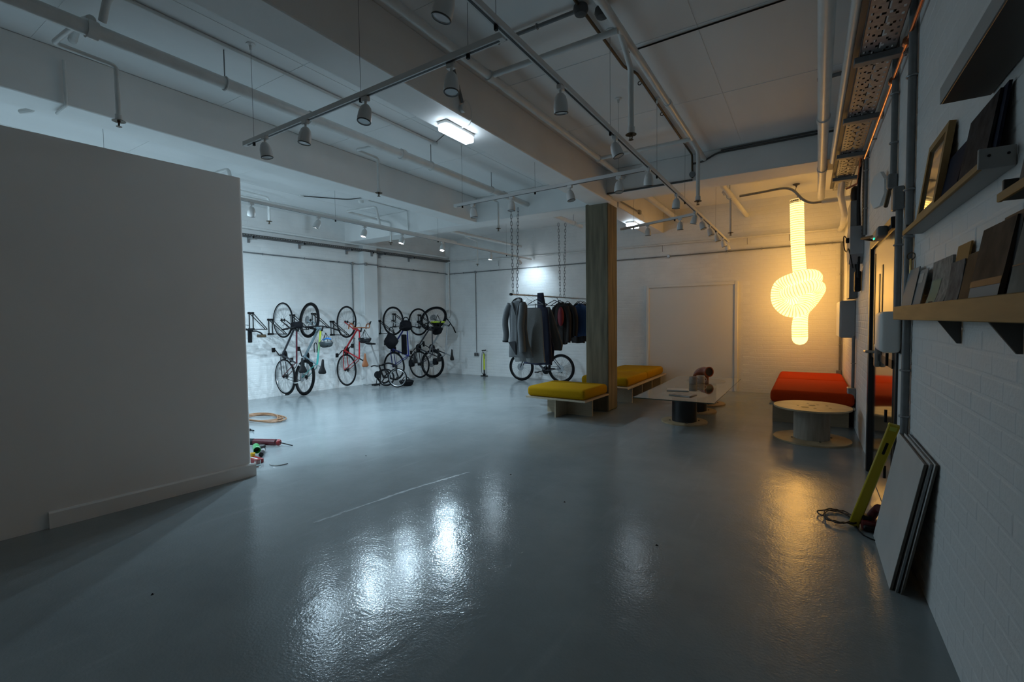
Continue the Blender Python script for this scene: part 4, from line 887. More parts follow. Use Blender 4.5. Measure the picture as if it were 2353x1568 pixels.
for i in range(70):
    a = i*0.27; ck.append((0.205+(0.105+0.015*math.sin(i*0.9))*math.cos(a)+0.02*math.sin(i*.21), 4.03+(0.14+0.02*math.cos(i*1.3))*math.sin(a), 0.008+0.0012*(i % 23)))
ck += [(0.30, 3.92, 0.008), (0.33, 3.80, 0.006), (0.40, 3.74, 0.006), (0.46, 3.72, 0.006)]
single('extension_cord', MB().tube(catmull(ck, 2), 0.0045, 6), 'black', 'coiled black cord on the floor below the spirit level', 'cord', (0.2, 4.0, 0))

# ================================================================ BICYCLES
mat('rim_black', (0.02, 0.02, 0.022), 0.3); mat('rim_silver', (0.45, 0.46, 0.47), 0.3, metal=0.9)
mat('spoke', (0.16, 0.16, 0.165), 0.4, metal=0.6)
mat('chain_steel', (0.10, 0.095, 0.09), 0.4, metal=0.8)
mat('brown_leather', (0.25, 0.085, 0.03), 0.5)
mat('bag_black', (0.010, 0.010, 0.012), 0.9, spec=0.1, bump=0.3, bscale=40)
mat('neon', (0.55, 0.72, 0.03), 0.5)
mat('helmet_grey', (0.045, 0.055, 0.06), 0.3); mat('strap_blue', (0.03, 0.19, 0.50), 0.6)
_wm = {}
def wheel_meshes(R, tw, rim, ns=28, hub=0.03):
    key = (R, tw, rim)
    if key not in _wm:
        rr = R-tw-0.006
        sp = MB(); rnd = random.Random(3)
        for i in range(ns):
            a = 2*PI*i/ns; sd = 0.028 if i % 2 else -0.028; b = a + (0.55 if (i//2) % 2 else -0.55)
            sp.cyl((hub*math.cos(b), sd, hub*math.sin(b)), ((rr-0.008)*math.cos(a), 0, (rr-0.008)*math.sin(a)), 0.0012, 4)
        _wm[key] = (MB().torus((0, 0, 0), rr, 0.010, (0, 1, 0), 48, 8, ry=max(0.009, tw*0.35)).mesh('rim', rim),
                    MB().torus((0, 0, 0), R-tw/2, tw/2, (0, 1, 0), 48, 10).mesh('tyre', 'rubber'),
                    sp.mesh('spokes', 'spoke'),
                    MB().lathe([(0.0, -0.055), (0.008, -0.055), (0.01, -0.036), (hub, -0.032), (hub, -0.026), (0.014, -0.022), (0.014, 0.022), (hub, 0.026), (hub, 0.032), (0.01, 0.036), (0.008, 0.055), (0, 0.055)], 14, (0, 0, 0), (0, 1, 0)).mesh('hub', 'black'),
                    MB().lathe([(0.045, -0.001), (0.085, -0.001), (0.085, 0.001), (0.045, 0.001), (0.045, -0.001)], 26, (0, 0.046, 0), (0, 1, 0)).mesh('brake_disc', 'galv'),
                    MB().lathe([(0.018, -0.05), (0.045, -0.046), (0.05, -0.040), (0.035, -0.034), (0.018, -0.03)], 18, (0, 0, 0), (0, 1, 0)).mesh('cassette', 'chain_steel'))
    return _wm[key]
def put(name, me, parent, M=None):
    o = bpy.data.objects.new(name, me); COL.objects.link(o); o.parent = parent
    if M: o.matrix_local = M
    return o
def wheel(root, R, tw, rim, M, disc=False, cass=False):
    w = wheel_meshes(R, tw, rim); o = put('wheel', w[0], root, M)
    put('tyre', w[1], o); put('spokes', w[2], o); put('hub', w[3], o)
    if disc: put('brake_disc', w[4], o)
    if cass: put('cassette', w[5], o)
    return o
def saddle_mesh(mb, M=None):
    rings = []
    for x, hw, dz, th in ((0.15, 0.012, -0.004, 0.02), (0.13, 0.019, 0.0, 0.03), (0.06, 0.024, 0.0, 0.036), (0.0, 0.034, 0.0, 0.04), (-0.06, 0.058, 0.004, 0.044), (-0.10, 0.07, 0.01, 0.044), (-0.125, 0.062, 0.012, 0.034), (-0.135, 0.04, 0.010, 0.02)):
        hw *= 1.22
        rings.append([(x, hw*math.cos(a), dz + th*0.5*(math.sin(a) if math.sin(a) > 0 else math.sin(a)*1.3)) for a in [2*PI*i/12 for i in range(12)]])
    return mb.loft(rings, True, M)
def bike(label, M, R=0.345, tw=0.030, WB=1.04, fc='black', fc2=None, fc3=None, fork='black', rim='rim_black', bar='flat', saddle='black', steer=0.0, disc=False, tape='black', size=0.50, bag=None, cage=False, lock=False, mud=False, name='bicycle', group='bikes hung on the wall', seat_h=0.17, crank_a=0.6, tagplate=False):
    root = bpy.data.objects.new(name, None); COL.objects.link(root); root.matrix_world = M; ORI[root.name] = (0, 0, 0)
    tag(root, label, 'bicycle', group)
    fc2 = fc2 or fc; fc3 = fc3 or fc
    A = Vector((0, 0, R)); F = Vector((WB, 0, R)); B = Vector((0.42, 0, R-0.06))
    h = Vector((-math.cos(math.radians(72)), 0, math.sin(math.radians(72))))
    sv = Vector((-math.cos(math.radians(73)), 0, math.sin(math.radians(73))))
    HB = F + h*0.385 + Vector((-0.043, 0, -0.014)); HT = HB + h*0.125
    ST = B + sv*size; SD = ST + sv*seat_h
    def part(n, mb, m, par=root, lab=None): return mb.build(n, m, par, True, lab)
    fat = 1.25 if disc else 1.0
    part('down_tube', MB().tube([HB + h*0.02, B], 0.019*fat, 10), fc)
    part('top_tube', MB().tube([HT - h*0.02, ST], 0.0155*fat, 10), fc2)
    part('seat_tube', MB().tube([B, ST + sv*0.02], 0.016, 10), fc3)
    part('head_tube', MB().tube([HB, HT], 0.021*fat, 10), fc)
    for y in (0.05, -0.05):
        k = 0.02 if y > 0 else -0.02
        part('chainstay', MB().tube([B + Vector((-0.02, k*1.4, 0)), B + Vector((-0.12, y, 0.01)), A + Vector((0.01, y*1.1, 0))], [0.011, 0.010, 0.008], 8), fc)
        part('seatstay', MB().tube([ST + Vector((0, k*0.9, -0.02)), A.lerp(ST, 0.75) + Vector((0, y, 0)), A + Vector((0, y*1.1, 0))], [0.008, 0.0085, 0.0075], 8), fc2)
    part('bottom_bracket', MB().cyl(B + Vector((0, -0.035, 0)), B + Vector((0, 0.035, 0)), 0.022, 12), fc)
    sp = part('seatpost', MB().tube([ST, SD], 0.0135, 10), 'alu' if size < 0.52 else 'black')
    sm = MB(); saddle_mesh(sm, Matrix.Translation(SD + Vector((0.015, 0, 0.03))))
    sa = part('saddle', sm, saddle)
    part('saddle_rail', MB().tube([SD + Vector((0.09, 0.012, 0.012)), SD + Vector((0, 0.018, 0.0)), SD + Vector((-0.08, 0.02, 0.016))], 0.0035, 6).tube([SD + Vector((0.09, -0.012, 0.012)), SD + Vector((0, -0.018, 0.0)), SD + Vector((-0.08, -0.02, 0.016))], 0.0035, 6), 'steel', sa)
    # steering group
    SM_ = Matrix.Translation(HB) @ Matrix.Rotation(steer, 4, h) @ Matrix.Translation(-HB)
    fk = MB()
    for y in (1, -1): fk.tube([HB + Vector((0, y*0.03, 0)), HB + Vector((0.005, y*0.048, -0.03)), HB.lerp(F, 0.55) + Vector((-0.004, y*0.052, 0)), F + Vector((0, y*0.052, 0))], [0.014*fat, 0.014*fat, 0.012*fat, 0.008], 8, M=SM_)
    fk.tube([HB + Vector((0, 0.04, 0)), HB + Vector((0, -0.04, 0))], 0.018*fat, 8, M=SM_)
    part('fork', fk, fork)
    if disc:   # suspension fork stanchions
        st_ = MB()
        for y in (1, -1): st_.tube([HB + Vector((0, y*0.052, 0)), HB.lerp(F, 0.38) + Vector((0, y*0.052, 0))], 0.0155, 8, M=SM_)
        part('fork_stanchion', st_, 'rim_silver')
    wheel(root, R, tw, rim, SM_ @ Matrix.Translation(F), disc)
    wheel(root, R, tw, rim, Matrix.Translation(A), disc, True)
    S0 = HT + h*0.035; S1 = S0 + Vector((0.085, 0, 0.02))
    part('stem', MB().tube([HT, S0], 0.015, 8, M=SM_).tube([S0, S1], 0.014, 8, M=SM_), 'black')
    hb = MB()
    if bar == 'drop':
        half = [(0, 0.0, 0), (0, 0.12, 0.0), (0, 0.19, 0.0), (0.05, 0.208, -0.004), (0.088, 0.21, -0.04), (0.075, 0.212, -0.095), (0.03, 0.215, -0.13), (-0.03, 0.217, -0.138)]
        pts = [S1 + Vector((x, -y, z)) for x, y, z in reversed(half[1:])] + [S1 + Vector((x, y, z)) for x, y, z in half]
        part('handlebar', hb.tube(catmull(pts, 4), 0.0125, 8, M=SM_), tape)
        for y in (1, -1):
            lv = part('brake_hood', MB().tube([S1 + Vector((0.075, y*0.21, 0.0)), S1 + Vector((0.12, y*0.21, 0.02)), S1 + Vector((0.135, y*0.21, 0.045))], [0.016, 0.016, 0.010], 8, M=SM_), 'black')
            part('brake_lever', MB().tube([S1 + Vector((0.125, y*0.21, 0.0)), S1 + Vector((0.125, y*0.212, -0.05)), S1 + Vector((0.10, y*0.213, -0.10))], 0.005, 6, M=SM_), 'alu', lv)
    else:
        w = 0.33 if bar == 'flat' else 0.36
        part('handlebar', hb.tube(catmull([S1 + Vector((-0.05, -w, 0.02)), S1 + Vector((-0.02, -w*0.5, 0.015)), S1, S1 + Vector((-0.02, w*0.5, 0.015)), S1 + Vector((-0.05, w, 0.02))], 5), 0.0125, 8, M=SM_), 'black')
        for y in (1, -1):
            gp = part('grip', MB().tube([S1 + Vector((-0.035, y*w*0.66, 0.018)), S1 + Vector((-0.052, y*(w+0.005), 0.02))], 0.0165, 8, M=SM_), 'rubber')
            part('brake_lever', MB().tube([S1 + Vector((-0.01, y*w*0.58, 0.0)), S1 + Vector((0.045, y*w*0.66, -0.015)), S1 + Vector((0.03, y*w*0.92, -0.02))], 0.005, 6, M=SM_), 'black', gp)
    # drive
    ck = part('crankset', MB().lathe([(0.03, -0.003), (0.095, -0.003), (0.095, 0.003), (0.03, 0.003), (0.03, -0.003)], 28, B + Vector((0, -0.045, 0)), (0, 1, 0)), 'black')
    d1 = Vector((math.cos(crank_a), 0, math.sin(crank_a)))
    for y, sg in ((-0.065, 1), (0.065, -1)):
        e = B + Vector((0, y, 0)) + d1*0.17*sg
        part('crank_arm', MB().tube([B + Vector((0, y*0.5, 0)), B + Vector((0, y, 0)), e], [0.012, 0.012, 0.009], 8), 'black', ck)
        pd = MB().rbox(e + Vector((-0.045, -0.04 if y < 0 else -0.01, -0.011)) + Vector((0, -0.03 if y < 0 else 0.01, 0)), e + Vector((0.045, 0.04 if y > 0 else 0.01, 0.011)) + Vector((0, 0.03 if y > 0 else -0.01, 0)), 0.006, 1)
        part('pedal', pd, 'black', ck)
    part('chain', MB().tube([B + Vector((0.0, -0.045, 0.095)), A + Vector((0.0, -0.045, 0.04)), A + Vector((-0.03, -0.045, 0.0)), A + Vector((0.0, -0.045, -0.035)), A + Vector((0.03, -0.045, -0.09)), B + Vector((0, -0.045, -0.095))], 0.0045, 5), 'chain_steel')
    part('derailleur', MB().rbox(A + Vector((-0.005, -0.065, -0.11)), A + Vector((0.04, -0.045, -0.02)), 0.006, 1), 'black')
    part('brake_cable', MB().tube(catmull([S1, S1 + Vector((0.10, 0.03, -0.03)), HB + Vector((0.09, 0.02, 0.03)), HB + Vector((0.02, 0, -0.02))], 5), 0.0025, 5, M=SM_), 'black')
    if bag == 'bar': part('handlebar_bag', MB().rbox(S1 + Vector((-0.04, -0.10, -0.15)), S1 + Vector((0.09, 0.10, 0.03)), 0.06, 4), 'bag_black')
    if bag in ('frame', 'both'): part('frame_bag', MB().rbox(ST + Vector((0.03, -0.03, -0.20)), HT + Vector((-0.12, 0.03, -0.06)), 0.02, 2), 'bag_black')
    if bag in ('saddle', 'both'): part('saddle_bag', MB().rbox(SD + Vector((-0.20, -0.06, -0.13)), SD + Vector((-0.04, 0.06, -0.01)), 0.035, 3), 'bag_black')
    if cage:
        c0 = B.lerp(HB, 0.42); cc = MB()
        cc.tube([c0 + Vector((-0.03, 0.03, 0.05)), c0 + Vector((0.08, 0.035, 0.15)), c0 + Vector((0.08, -0.035, 0.15)), c0 + Vector((-0.03, -0.03, 0.05))], 0.004, 6); part('bottle_cage', cc, 'black')
    if lock:
        c0 = ST.lerp(HT, 0.35) - Vector((0, 0, 0.05)); a = [c0 + Vector((0.0, 0.045, 0)), c0 + Vector((0.13, 0.045, -0.03))]
        pts = [c0, c0 + Vector((0.15, 0, -0.03)), c0 + Vector((0.19, 0, -0.08)), c0 + Vector((0.15, 0, -0.13)), c0 + Vector((0.0, 0, -0.10))]
        part('u_lock', MB().tube(catmull(pts, 5), 0.009, 8), 'black')
    if mud:
        arc_ = [A + Vector((math.cos(a), 0, math.sin(a)))*(R+0.012) for a in [PI*0.25+i*PI*0.75/10 for i in range(11)]]
        part('mudguard', MB().tube(arc_, 0.014, 6), 'black')
        cr_ = MB()
        for y in (0.05, -0.05): cr_.tube([A + Vector((0, y*1.2, 0)), A + Vector((-0.06, y*1.4, R+0.07)), A + Vector((0.20, y*1.2, R+0.07))], 0.005, 6)
        cr_.tube([A + Vector((-0.06, 0.07, R+0.07)), A + Vector((-0.06, -0.07, R+0.07))], 0.005, 6); part('rear_rack', cr_, 'black')
    if tagplate: part('rear_reflector', MB().rbox(A + Vector((-0.10, -0.05, R+0.02)), A + Vector((-0.092, 0.05, R+0.09)), 0.004, 1), 'white_paint')
    return root
def hang(s, zr, off=0.012, yaw=0.0, lean=0.0):
    """bike hung nose up, wheels on the left wall; zr = height of the rear axle"""
    n = (Matrix.Rotation(yaw, 3, 'Z') @ LN).normalized(); z = Vector((0, 0, 1)); y = n.cross(z)
    P = LW(s, zr, off)
    M = Matrix(((z.x, y.x, n.x, P.x), (z.y, y.y, n.y, P.y), (z.z, y.z, n.z, P.z), (0, 0, 0, 1)))
    if lean: M = Matrix.Translation(P) @ Matrix.Rotation(lean, 4, n) @ Matrix.Translation(-P) @ M
    return M
mat('frame_maroon', (0.075, 0.012, 0.02), 0.3); mat('frame_dark', (0.03, 0.03, 0.036), 0.3)
mat('frame_slate', (0.20, 0.27, 0.30), 0.3); mat('frame_teal', (0.06, 0.36, 0.32), 0.3); mat('frame_lime', (0.42, 0.50, 0.03), 0.3)
mat('frame_red', (0.42, 0.018, 0.025), 0.25); mat('frame_blue', (0.018, 0.025, 0.15), 0.25); mat('frame_silver', (0.42, 0.43, 0.44), 0.3, metal=0.4)
def fade_mat(name, ca, cb, x0, x1):
    m = mat(name, ca, 0.3); nt = m.node_tree; b = nt.nodes['Principled BSDF']
    tc = nt.nodes.new('ShaderNodeTexCoord'); sx = nt.nodes.new('ShaderNodeSeparateXYZ'); mr = nt.nodes.new('ShaderNodeMapRange'); mx = nt.nodes.new('ShaderNodeMix'); mx.data_type = 'RGBA'
    mr.inputs['From Min'].default_value = x0; mr.inputs['From Max'].default_value = x1; mx.inputs[6].default_value = (*ca, 1); mx.inputs[7].default_value = (*cb, 1)
    nt.links.new(tc.outputs['Object'], sx.inputs[0]); nt.links.new(sx.outputs['X'], mr.inputs['Value']); nt.links.new(mr.outputs['Result'], mx.inputs[0]); nt.links.new(mx.outputs[2], b.inputs['Base Color'])
fade_mat('frame_fade', (0.05, 0.34, 0.31), (0.45, 0.52, 0.03), 0.45, 0.85)
bike('dark maroon commuter bike hanging nearest the partition in full view', hang(0.47, 0.417, yaw=0.05), 0.345, 0.030, 1.10, 'frame_dark', 'frame_maroon', 'frame_dark', rim='rim_silver', bar='flat', bag='bar', mud=True, tagplate=True, crank_a=2.2)
bike('grey, teal and lime mountain bike hanging beside the maroon one', hang(0.88, 0.362, lean=-0.115), 0.362, 0.052, 1.16, 'frame_slate', 'frame_fade', 'frame_slate', fork='frame_slate', bar='wide', disc=True, lock=True, crank_a=2.6)
bike('red racing bike with brown saddle hanging beside the pier', hang(1.83, 0.425, yaw=0.03, lean=-0.03), 0.348, 0.027, 1.045, 'frame_red', fork='frame_red', bar='drop', saddle='brown_leather', tape='brown_leather', cage=True, size=0.53, crank_a=0.9)
bike('blue framed bike with black bags hanging right of the pier', hang(3.10, 0.40, yaw=0.10), 0.345, 0.032, 1.08, 'frame_blue', fork='frame_silver', bar='flat', bag='both', size=0.56, crank_a=2.4)
bike('black slim-tyred bike hanging fifth along the wall', hang(3.90, 0.375, yaw=0.08), 0.345, 0.030, 1.075, 'frame_dark', bar='drop', bag='saddle', crank_a=0.8, size=0.54)
bike('silver fat-tyred mountain bike hanging nearest the corner, bars turned', hang(4.30, 0.355, yaw=0.16, lean=-0.05), 0.370, 0.056, 1.19, 'frame_silver', 'frame_silver', 'frame_dark', fork='frame_silver', bar='wide', disc=True, steer=-0.55, crank_a=2.0)
bike('dark bike almost hidden by the partition, only saddle and pedals showing', hang(-0.62, 0.47, yaw=-0.05), 0.345, 0.032, 1.05, 'frame_dark', bar='flat', saddle=mat('saddle_navy', (0.015, 0.02, 0.045), 0.5), crank_a=0.2)
# mountain bike by the back wall (behind the clothes), nose to the left
M = Matrix(((-1, 0, 0, -4.79), (0, -1, 0, 9.72), (0, 0, 1, 0.0), (0, 0, 0, 1)))
bike('black mountain bike standing on the floor behind the hanging clothes', M @ Matrix.Rotation(0.03, 4, 'Z'), 0.335, 0.052, 1.05, 'frame_dark', fork='frame_dark', bar='wide', disc=True, group='', crank_a=2.9, size=0.42)
for p in [o for o in bpy.data.objects if o.get('group') == '']: del p['group']

# hoop racks
def rack(s, zb, zt, label, out=0.60):
    t = thing('bike_rack', label, 'bike rack', tuple(LW(s, zb)), 'black hoop racks on the bike wall')
    for d in (-0.034, 0.034):
        pts = run([LW(s+d, zt, .015), LW(s+d*0.55, zb, out), LW(s+d, zb, .015)], 0.03)
        MB().tube(pts + [pts[0]], 0.0085, 7).build('hoop_arm', 'black', t)
        MB().tube([LW(s+d, zb-0.01, .012), LW(s+d, zt+0.02, .012)], 0.0095, 7).build('upright', 'black', t)
    for z in (zb, zt): MB().rbox((s-0.06, 0.0, z-0.018), (s+0.06, 0.016, z+0.018), 0.004, 1, LM).build('wall_plate', 'black', t)
    MB().tube([LW(s-0.025, zb, out-0.01), LW(s+0.025, zb, out-0.01)], 0.0085, 7).build('tip_bar', 'black', t)
    return t
for s, zb, zt, lab in ((0.05, 1.35, 1.66, 'empty high hoop rack nearest the partition'), (0.41, 1.25, 1.53, 'low hoop rack holding the maroon bike'),
        (0.86, 1.33, 1.62, 'hoop rack behind the teal mountain bike'), (1.32, 1.35, 1.65, 'empty high hoop rack between the teal and red bikes'),
        (1.75, 1.19, 1.48, 'low hoop rack holding the red bike'), (2.99, 1.18, 1.49, 'low hoop rack at the right side of the pier'),
        (3.45, 1.34, 1.65, 'high hoop rack between the blue and black bikes'), (4.27, 1.32, 1.63, 'hoop rack holding the fat-tyred bike')):
    rack(s, zb, zt, lab)
t = thing('bike_rack', 'black arm with wheel pad under the empty rack by the partition', 'bike rack', tuple(LW(0.02, 1.27)), 'black hoop racks on the bike wall')
MB().rbox((-0.02, 0.0, 1.10), (0.05, 0.03, 1.36), 0.006, 1, LM).build('wall_plate', 'black', t)
MB().tube(catmull([LW(0.02, 1.30, 0.02), LW(0.02, 1.315, 0.25), LW(0.02, 1.28, 0.45), LW(0.02, 1.25, 0.50)], 5), 0.014, 8).build('arm', 'black', t)
MB().rbox((-0.03, 0.38, 1.20), (0.07, 0.56, 1.255), 0.012, 1, LM).build('wheel_pad', 'brass_dark', t)

# helmets and bags that hang from the bars
def helmet(label, p, m, strap, r=0.11, rz=0.0, band=None):
    t = thing('bike_helmet', label, 'helmet', tuple(p), 'bike helmets')
    M = Matrix.Translation(p) @ Matrix.Rotation(rz, 4, 'Z')
    prof = [(0.0, -0.62), (0.45, -0.58), (0.75, -0.42), (0.95, -0.12), (1.0, 0.12), (0.94, 0.25), (0.86, 0.22), (0.80, 0.0), (0.55, -0.3), (0.0, -0.42)]
    MB().lathe([(a*r, b*r) for a, b in prof], 24, M=M @ Matrix.Diagonal((1.28, 0.92, 1.15, 1))).build('shell', m, t)
    for k in range(5):
        y = (k-2)*0.036*r/0.11
        MB().tube([(-0.085, y, -0.045), (-0.03, y, -0.074), (0.03, y, -0.074), (0.085, y, -0.045)], 0.0065, 6, M=M).build('vent', 'black', t)
    for sx in (-1, 1):
        MB().tube(catmull([(sx*0.09, 0.07, 0.02), (sx*0.05, 0.03, 0.10), (0, 0, 0.21)], 4), 0.005, 5, M=M).build('strap', strap, t)
        MB().tube(catmull([(sx*0.09, -0.07, 0.02), (sx*0.04, -0.03, 0.09), (0, 0, 0.21)], 4), 0.005, 5, M=M).build('strap', strap, t)
    if band: MB().torus((0, 0, 0.02), r*1.06, 0.022, (0, 0, 1), 24, 6, M=M @ Matrix.Diagonal((1.2, 0.95, 1, 1))).build('band', band, t)
    return t
helmet('grey helmet with blue straps hanging below the teal bike', LW(1.05, 1.05, .90), 'helmet_grey', 'black', 0.112, 0.4)
MB().tube(catmull([LW(1.02, 1.12, .86), LW(1.05, 1.15, .95), LW(1.10, 1.13, 1.0)], 4), 0.016, 7).build('strap_pad', 'strap_blue', bpy.data.objects['bike_helmet'], label='blue strap pad')
helmet('black helmet hanging from the red bike handlebar', LW(1.93, 1.095, .92), 'black_gloss', 'black', 0.115, 0.3)
helmet('neon-banded black helmet perched on the fat-tyred bike', LW(4.34, 1.42, .62), 'black', 'black', 0.125, 0.6, 'neon')
def soft_bag(label, p, sc, m='bag_black', seed=1):
    t = thing('bag', label, 'bag', tuple(p), 'bags on the bikes'); rnd = random.Random(seed); mb = MB()
    mb.ball((0, 0, 0), 1.0, 16, 10, sc)
    for v in mb.v:
        k = 1 + 0.10*math.sin(7*v.x/sc[0]*0.5+seed) + 0.10*math.sin(5*v.z/sc[2]+seed*2) + rnd.uniform(-.03, .03); v *= k; v += Vector(p)
    mb.build('body', m, t)
    MB().tube(catmull([Vector(p) + Vector((-sc[0]*0.7, 0, sc[2]*0.6)), Vector(p) + Vector((-sc[0]*0.3, 0, sc[2]*1.6)), Vector(p) + Vector((sc[0]*0.4, 0, sc[2]*1.5)), Vector(p) + Vector((sc[0]*0.7, 0, sc[2]*0.5))], 5), 0.01, 6).build('strap', m, t)
    return t
soft_bag('black bag on the blue bike handlebar', LW(3.15, 1.36, .80), (0.15, 0.16, 0.12), seed=2)
soft_bag('black backpack hanging from the blue bike saddle stays', LW(2.72, 1.02, .80), (0.13, 0.15, 0.19), seed=4)
soft_bag('crumpled black bag on the floor beside the folding bike', LW(2.95, 0.072, 1.0), (0.17, 0.15, 0.075), seed=6)
soft_bag('black bag resting on the bar of the fat-tyred bike', LW(4.28, 1.24, .66), (0.14, 0.17, 0.11), seed=3)
# folding bike: folded, saddle up
C0 = LW(2.58, 0, 0.0)
def FP(off, ds, z): return LW(2.58+ds, z, off)
t = thing('folding_bike', 'black folding bike folded on the floor in front of the pier', 'bicycle', tuple(FP(0.75, 0, 0)))
def fwheel(c, axis, R, rim):
    w = wheel_meshes(R, 0.026, rim, 20, 0.022); q = Vector((0, 1, 0)).rotation_difference(Vector(axis).normalized()).to_matrix().to_4x4()
    M = Matrix.Translation(Vector(c)-Vector(ORI[t.name])) @ q
    o = put('wheel', w[0], t, M); put('tyre', w[1], o); put('spokes', w[2], o); put('hub', w[3], o)
fwheel(FP(1.13, 0.02, 0.222), (0.50, -0.86, 0.0), 0.215, 'rim_silver')
fwheel(FP(0.72, 0.03, 0.205), (0.42, -0.90, 0.0), 0.200, 'rim_black')
fwheel(FP(0.52, 0.12, 0.205), (0.42, -0.90, 0.0), 0.170, 'rim_black')
fb = MB(); fb.tube(catmull([FP(0.62, 0, 0.48), FP(0.80, 0, 0.53), FP(1.0, 0.0, 0.52), FP(1.14, 0.0, 0.44)], 5), 0.02, 9)
fb.tube([FP(1.14, 0, 0.50), FP(1.12, 0.0, 0.36), FP(1.13, 0.05, 0.22)], 0.015, 8); fb.tube([FP(0.66, -0.12, 0.50), FP(0.70, -0.02, 0.20)], 0.018, 8); fb.tube([FP(0.66, -0.12, 0.48), FP(0.66, 0, 0.48)], 0.018, 8)
fb.tube([FP(0.66, 0, 0.20), FP(0.74, 0.06, 0.21)], 0.013, 8); fb.tube([FP(1.14, -0.02, 0.40), FP(0.86, -0.06, 0.30), FP(0.70, -0.06, 0.12)], 0.012, 8)
fb.build('frame', 'black', t)
MB().tube([FP(0.60, -0.26, 0.95), FP(0.66, -0.12, 0.48)], 0.016, 10).build('seatpost', 'alu', t, label='long silver seatpost')
sm = MB(); q = Matrix.Rotation(math.radians(-5), 4, 'Z'); saddle_mesh(sm, Matrix.Translation(FP(0.60, -0.26, 0.98)) @ q); sm.build('saddle', 'black', t)
MB().tube(catmull([FP(0.66, -0.14, 0.47), FP(0.58, -0.19, 0.48), FP(0.54, -0.24, 0.46)], 4), 0.013, 8).build('handlebar', 'black', t)
MB().lathe([(0.02, -0.003), (0.085, -0.003), (0.085, 0.003), (0.02, 0.003), (0.02, -0.003)], 26, FP(0.62, -0.12, 0.27), (0.42, -0.9, 0)).build('chainring', 'black', t)
MB().tube([FP(0.62, -0.13, 0.27), FP(0.62, -0.16, 0.08)], 0.009, 7).build('crank_arm', 'black', t)
MB().rbox(FP(0.56, -0.12, 0.04), FP(0.66, -0.24, 0.07), 0.005, 1).build('pedal', 'black', t)
MB().tube([FP(0.62, -0.08, 0.01), FP(0.66, -0.06, 0.30)], 0.011, 7).build('rack_leg', 'black', t)
# floor pump
t = thing('floor_pump', 'yellow-green floor pump standing against the back wall', 'bike pump', (-7.19, 10.03, 0))
mat('pump_yellow', (0.55, 0.66, 0.02), 0.35)
px, py = -7.19, 10.03
MB().rbox((px-0.10, py-0.035, 0.001), (px+0.10, py+0.035, 0.018), 0.006, 1).rbox((px-0.03, py-0.03, 0.016), (px+0.03, py+0.03, 0.07), 0.01, 1).build('base', 'black', t)
MB().cyl((px, py, 0.07), (px, py, 0.17), 0.017, 12).build('collar', 'black', t)
MB().cyl((px, py, 0.17), (px, py, 0.60), 0.021, 14).build('barrel', 'pump_yellow', t)
MB().cyl((px, py, 0.60), (px, py, 0.67), 0.008, 8).build('piston_rod', 'steel', t)
MB().tube([(px-0.065, py, 0.675), (px-0.03, py, 0.68), (px+0.03, py, 0.68), (px+0.065, py, 0.69)], 0.015, 8).build('handle', 'black', t)
MB().tube(catmull([(px-0.02, py-0.02, 0.05), (px-0.07, py-0.02, 0.12), (px-0.065, py-0.02, 0.45), (px-0.03, py-0.02, 0.65), (px+0.03, py-0.025, 0.56), (px+0.035, py-0.025, 0.46)], 6), 0.006, 6).build('hose', 'black', t)

# ================================================================ CLOTHES RAIL
R0 = Vector((-4.274, 6.80, 1.90)); RD = Vector((0.081, 0.997, 0)).normalized(); RP = Vector((RD.y, -RD.x, 0))   # along the rail / across it (to the right)
def RL(t_, u, z): return Vector((R0.x, R0.y, 0)) + RD*t_ + RP*u + Vector((0, 0, z))
t = thing('clothes_rail', 'steel clothes rail hung on four chains left of the column', 'clothes rail', tuple(R0))
MB().cyl(RL(-0.03, 0, 1.90), RL(2.72, 0, 1.90), 0.0135, 12).build('tube', 'steel', t)
MB().lathe([(0, -0.012), (0.022, -0.012), (0.022, 0.03), (0, 0.03)], 14, RL(-0.03, 0, 1.90), RD).build('end_cap', 'black', t)
link = MB().tube([Vector((0.015*math.cos(a), 0, 0.018*math.sin(a)+ (0.018 if math.sin(a) > 0 else -0.018))) for a in [2*PI*i/12 for i in range(12)]], 0.0048, 6, closed=True).mesh('chain_link', 'grey_conduit')
def chain(tt, u, ztop, label, dt=0.0):
    c = bpy.data.objects.new('hanging_chain', None); COL.objects.link(c); b = RL(tt, u*0.3, 1.905); c.location = b; ORI[c.name] = tuple(b)
    tag(c, label, 'chain', 'chains of the clothes rail'); top = RL(tt, u, ztop); n = int((ztop-1.905)/0.060); d = (top-b)
    for i in range(n+1):
        p = d*((i+0.5)/(n+1)); o = bpy.data.objects.new('chain_link', link); COL.objects.link(o); o.parent = c
        o.matrix_local = Matrix.Translation(p) @ Matrix.Rotation(PI/2*(i % 2)+0.5, 4, 'Z')
chain(0.05, -0.03, 3.37, 'left chain of the front pair on the clothes rail')
chain(0.13, 0.06, 3.37, 'right chain of the front pair on the clothes rail')
chain(1.62, -0.04, 3.36, 'left chain of the rear pair on the clothes rail')
chain(1.72, 0.06, 3.36, 'right chain of the rear pair on the clothes rail')

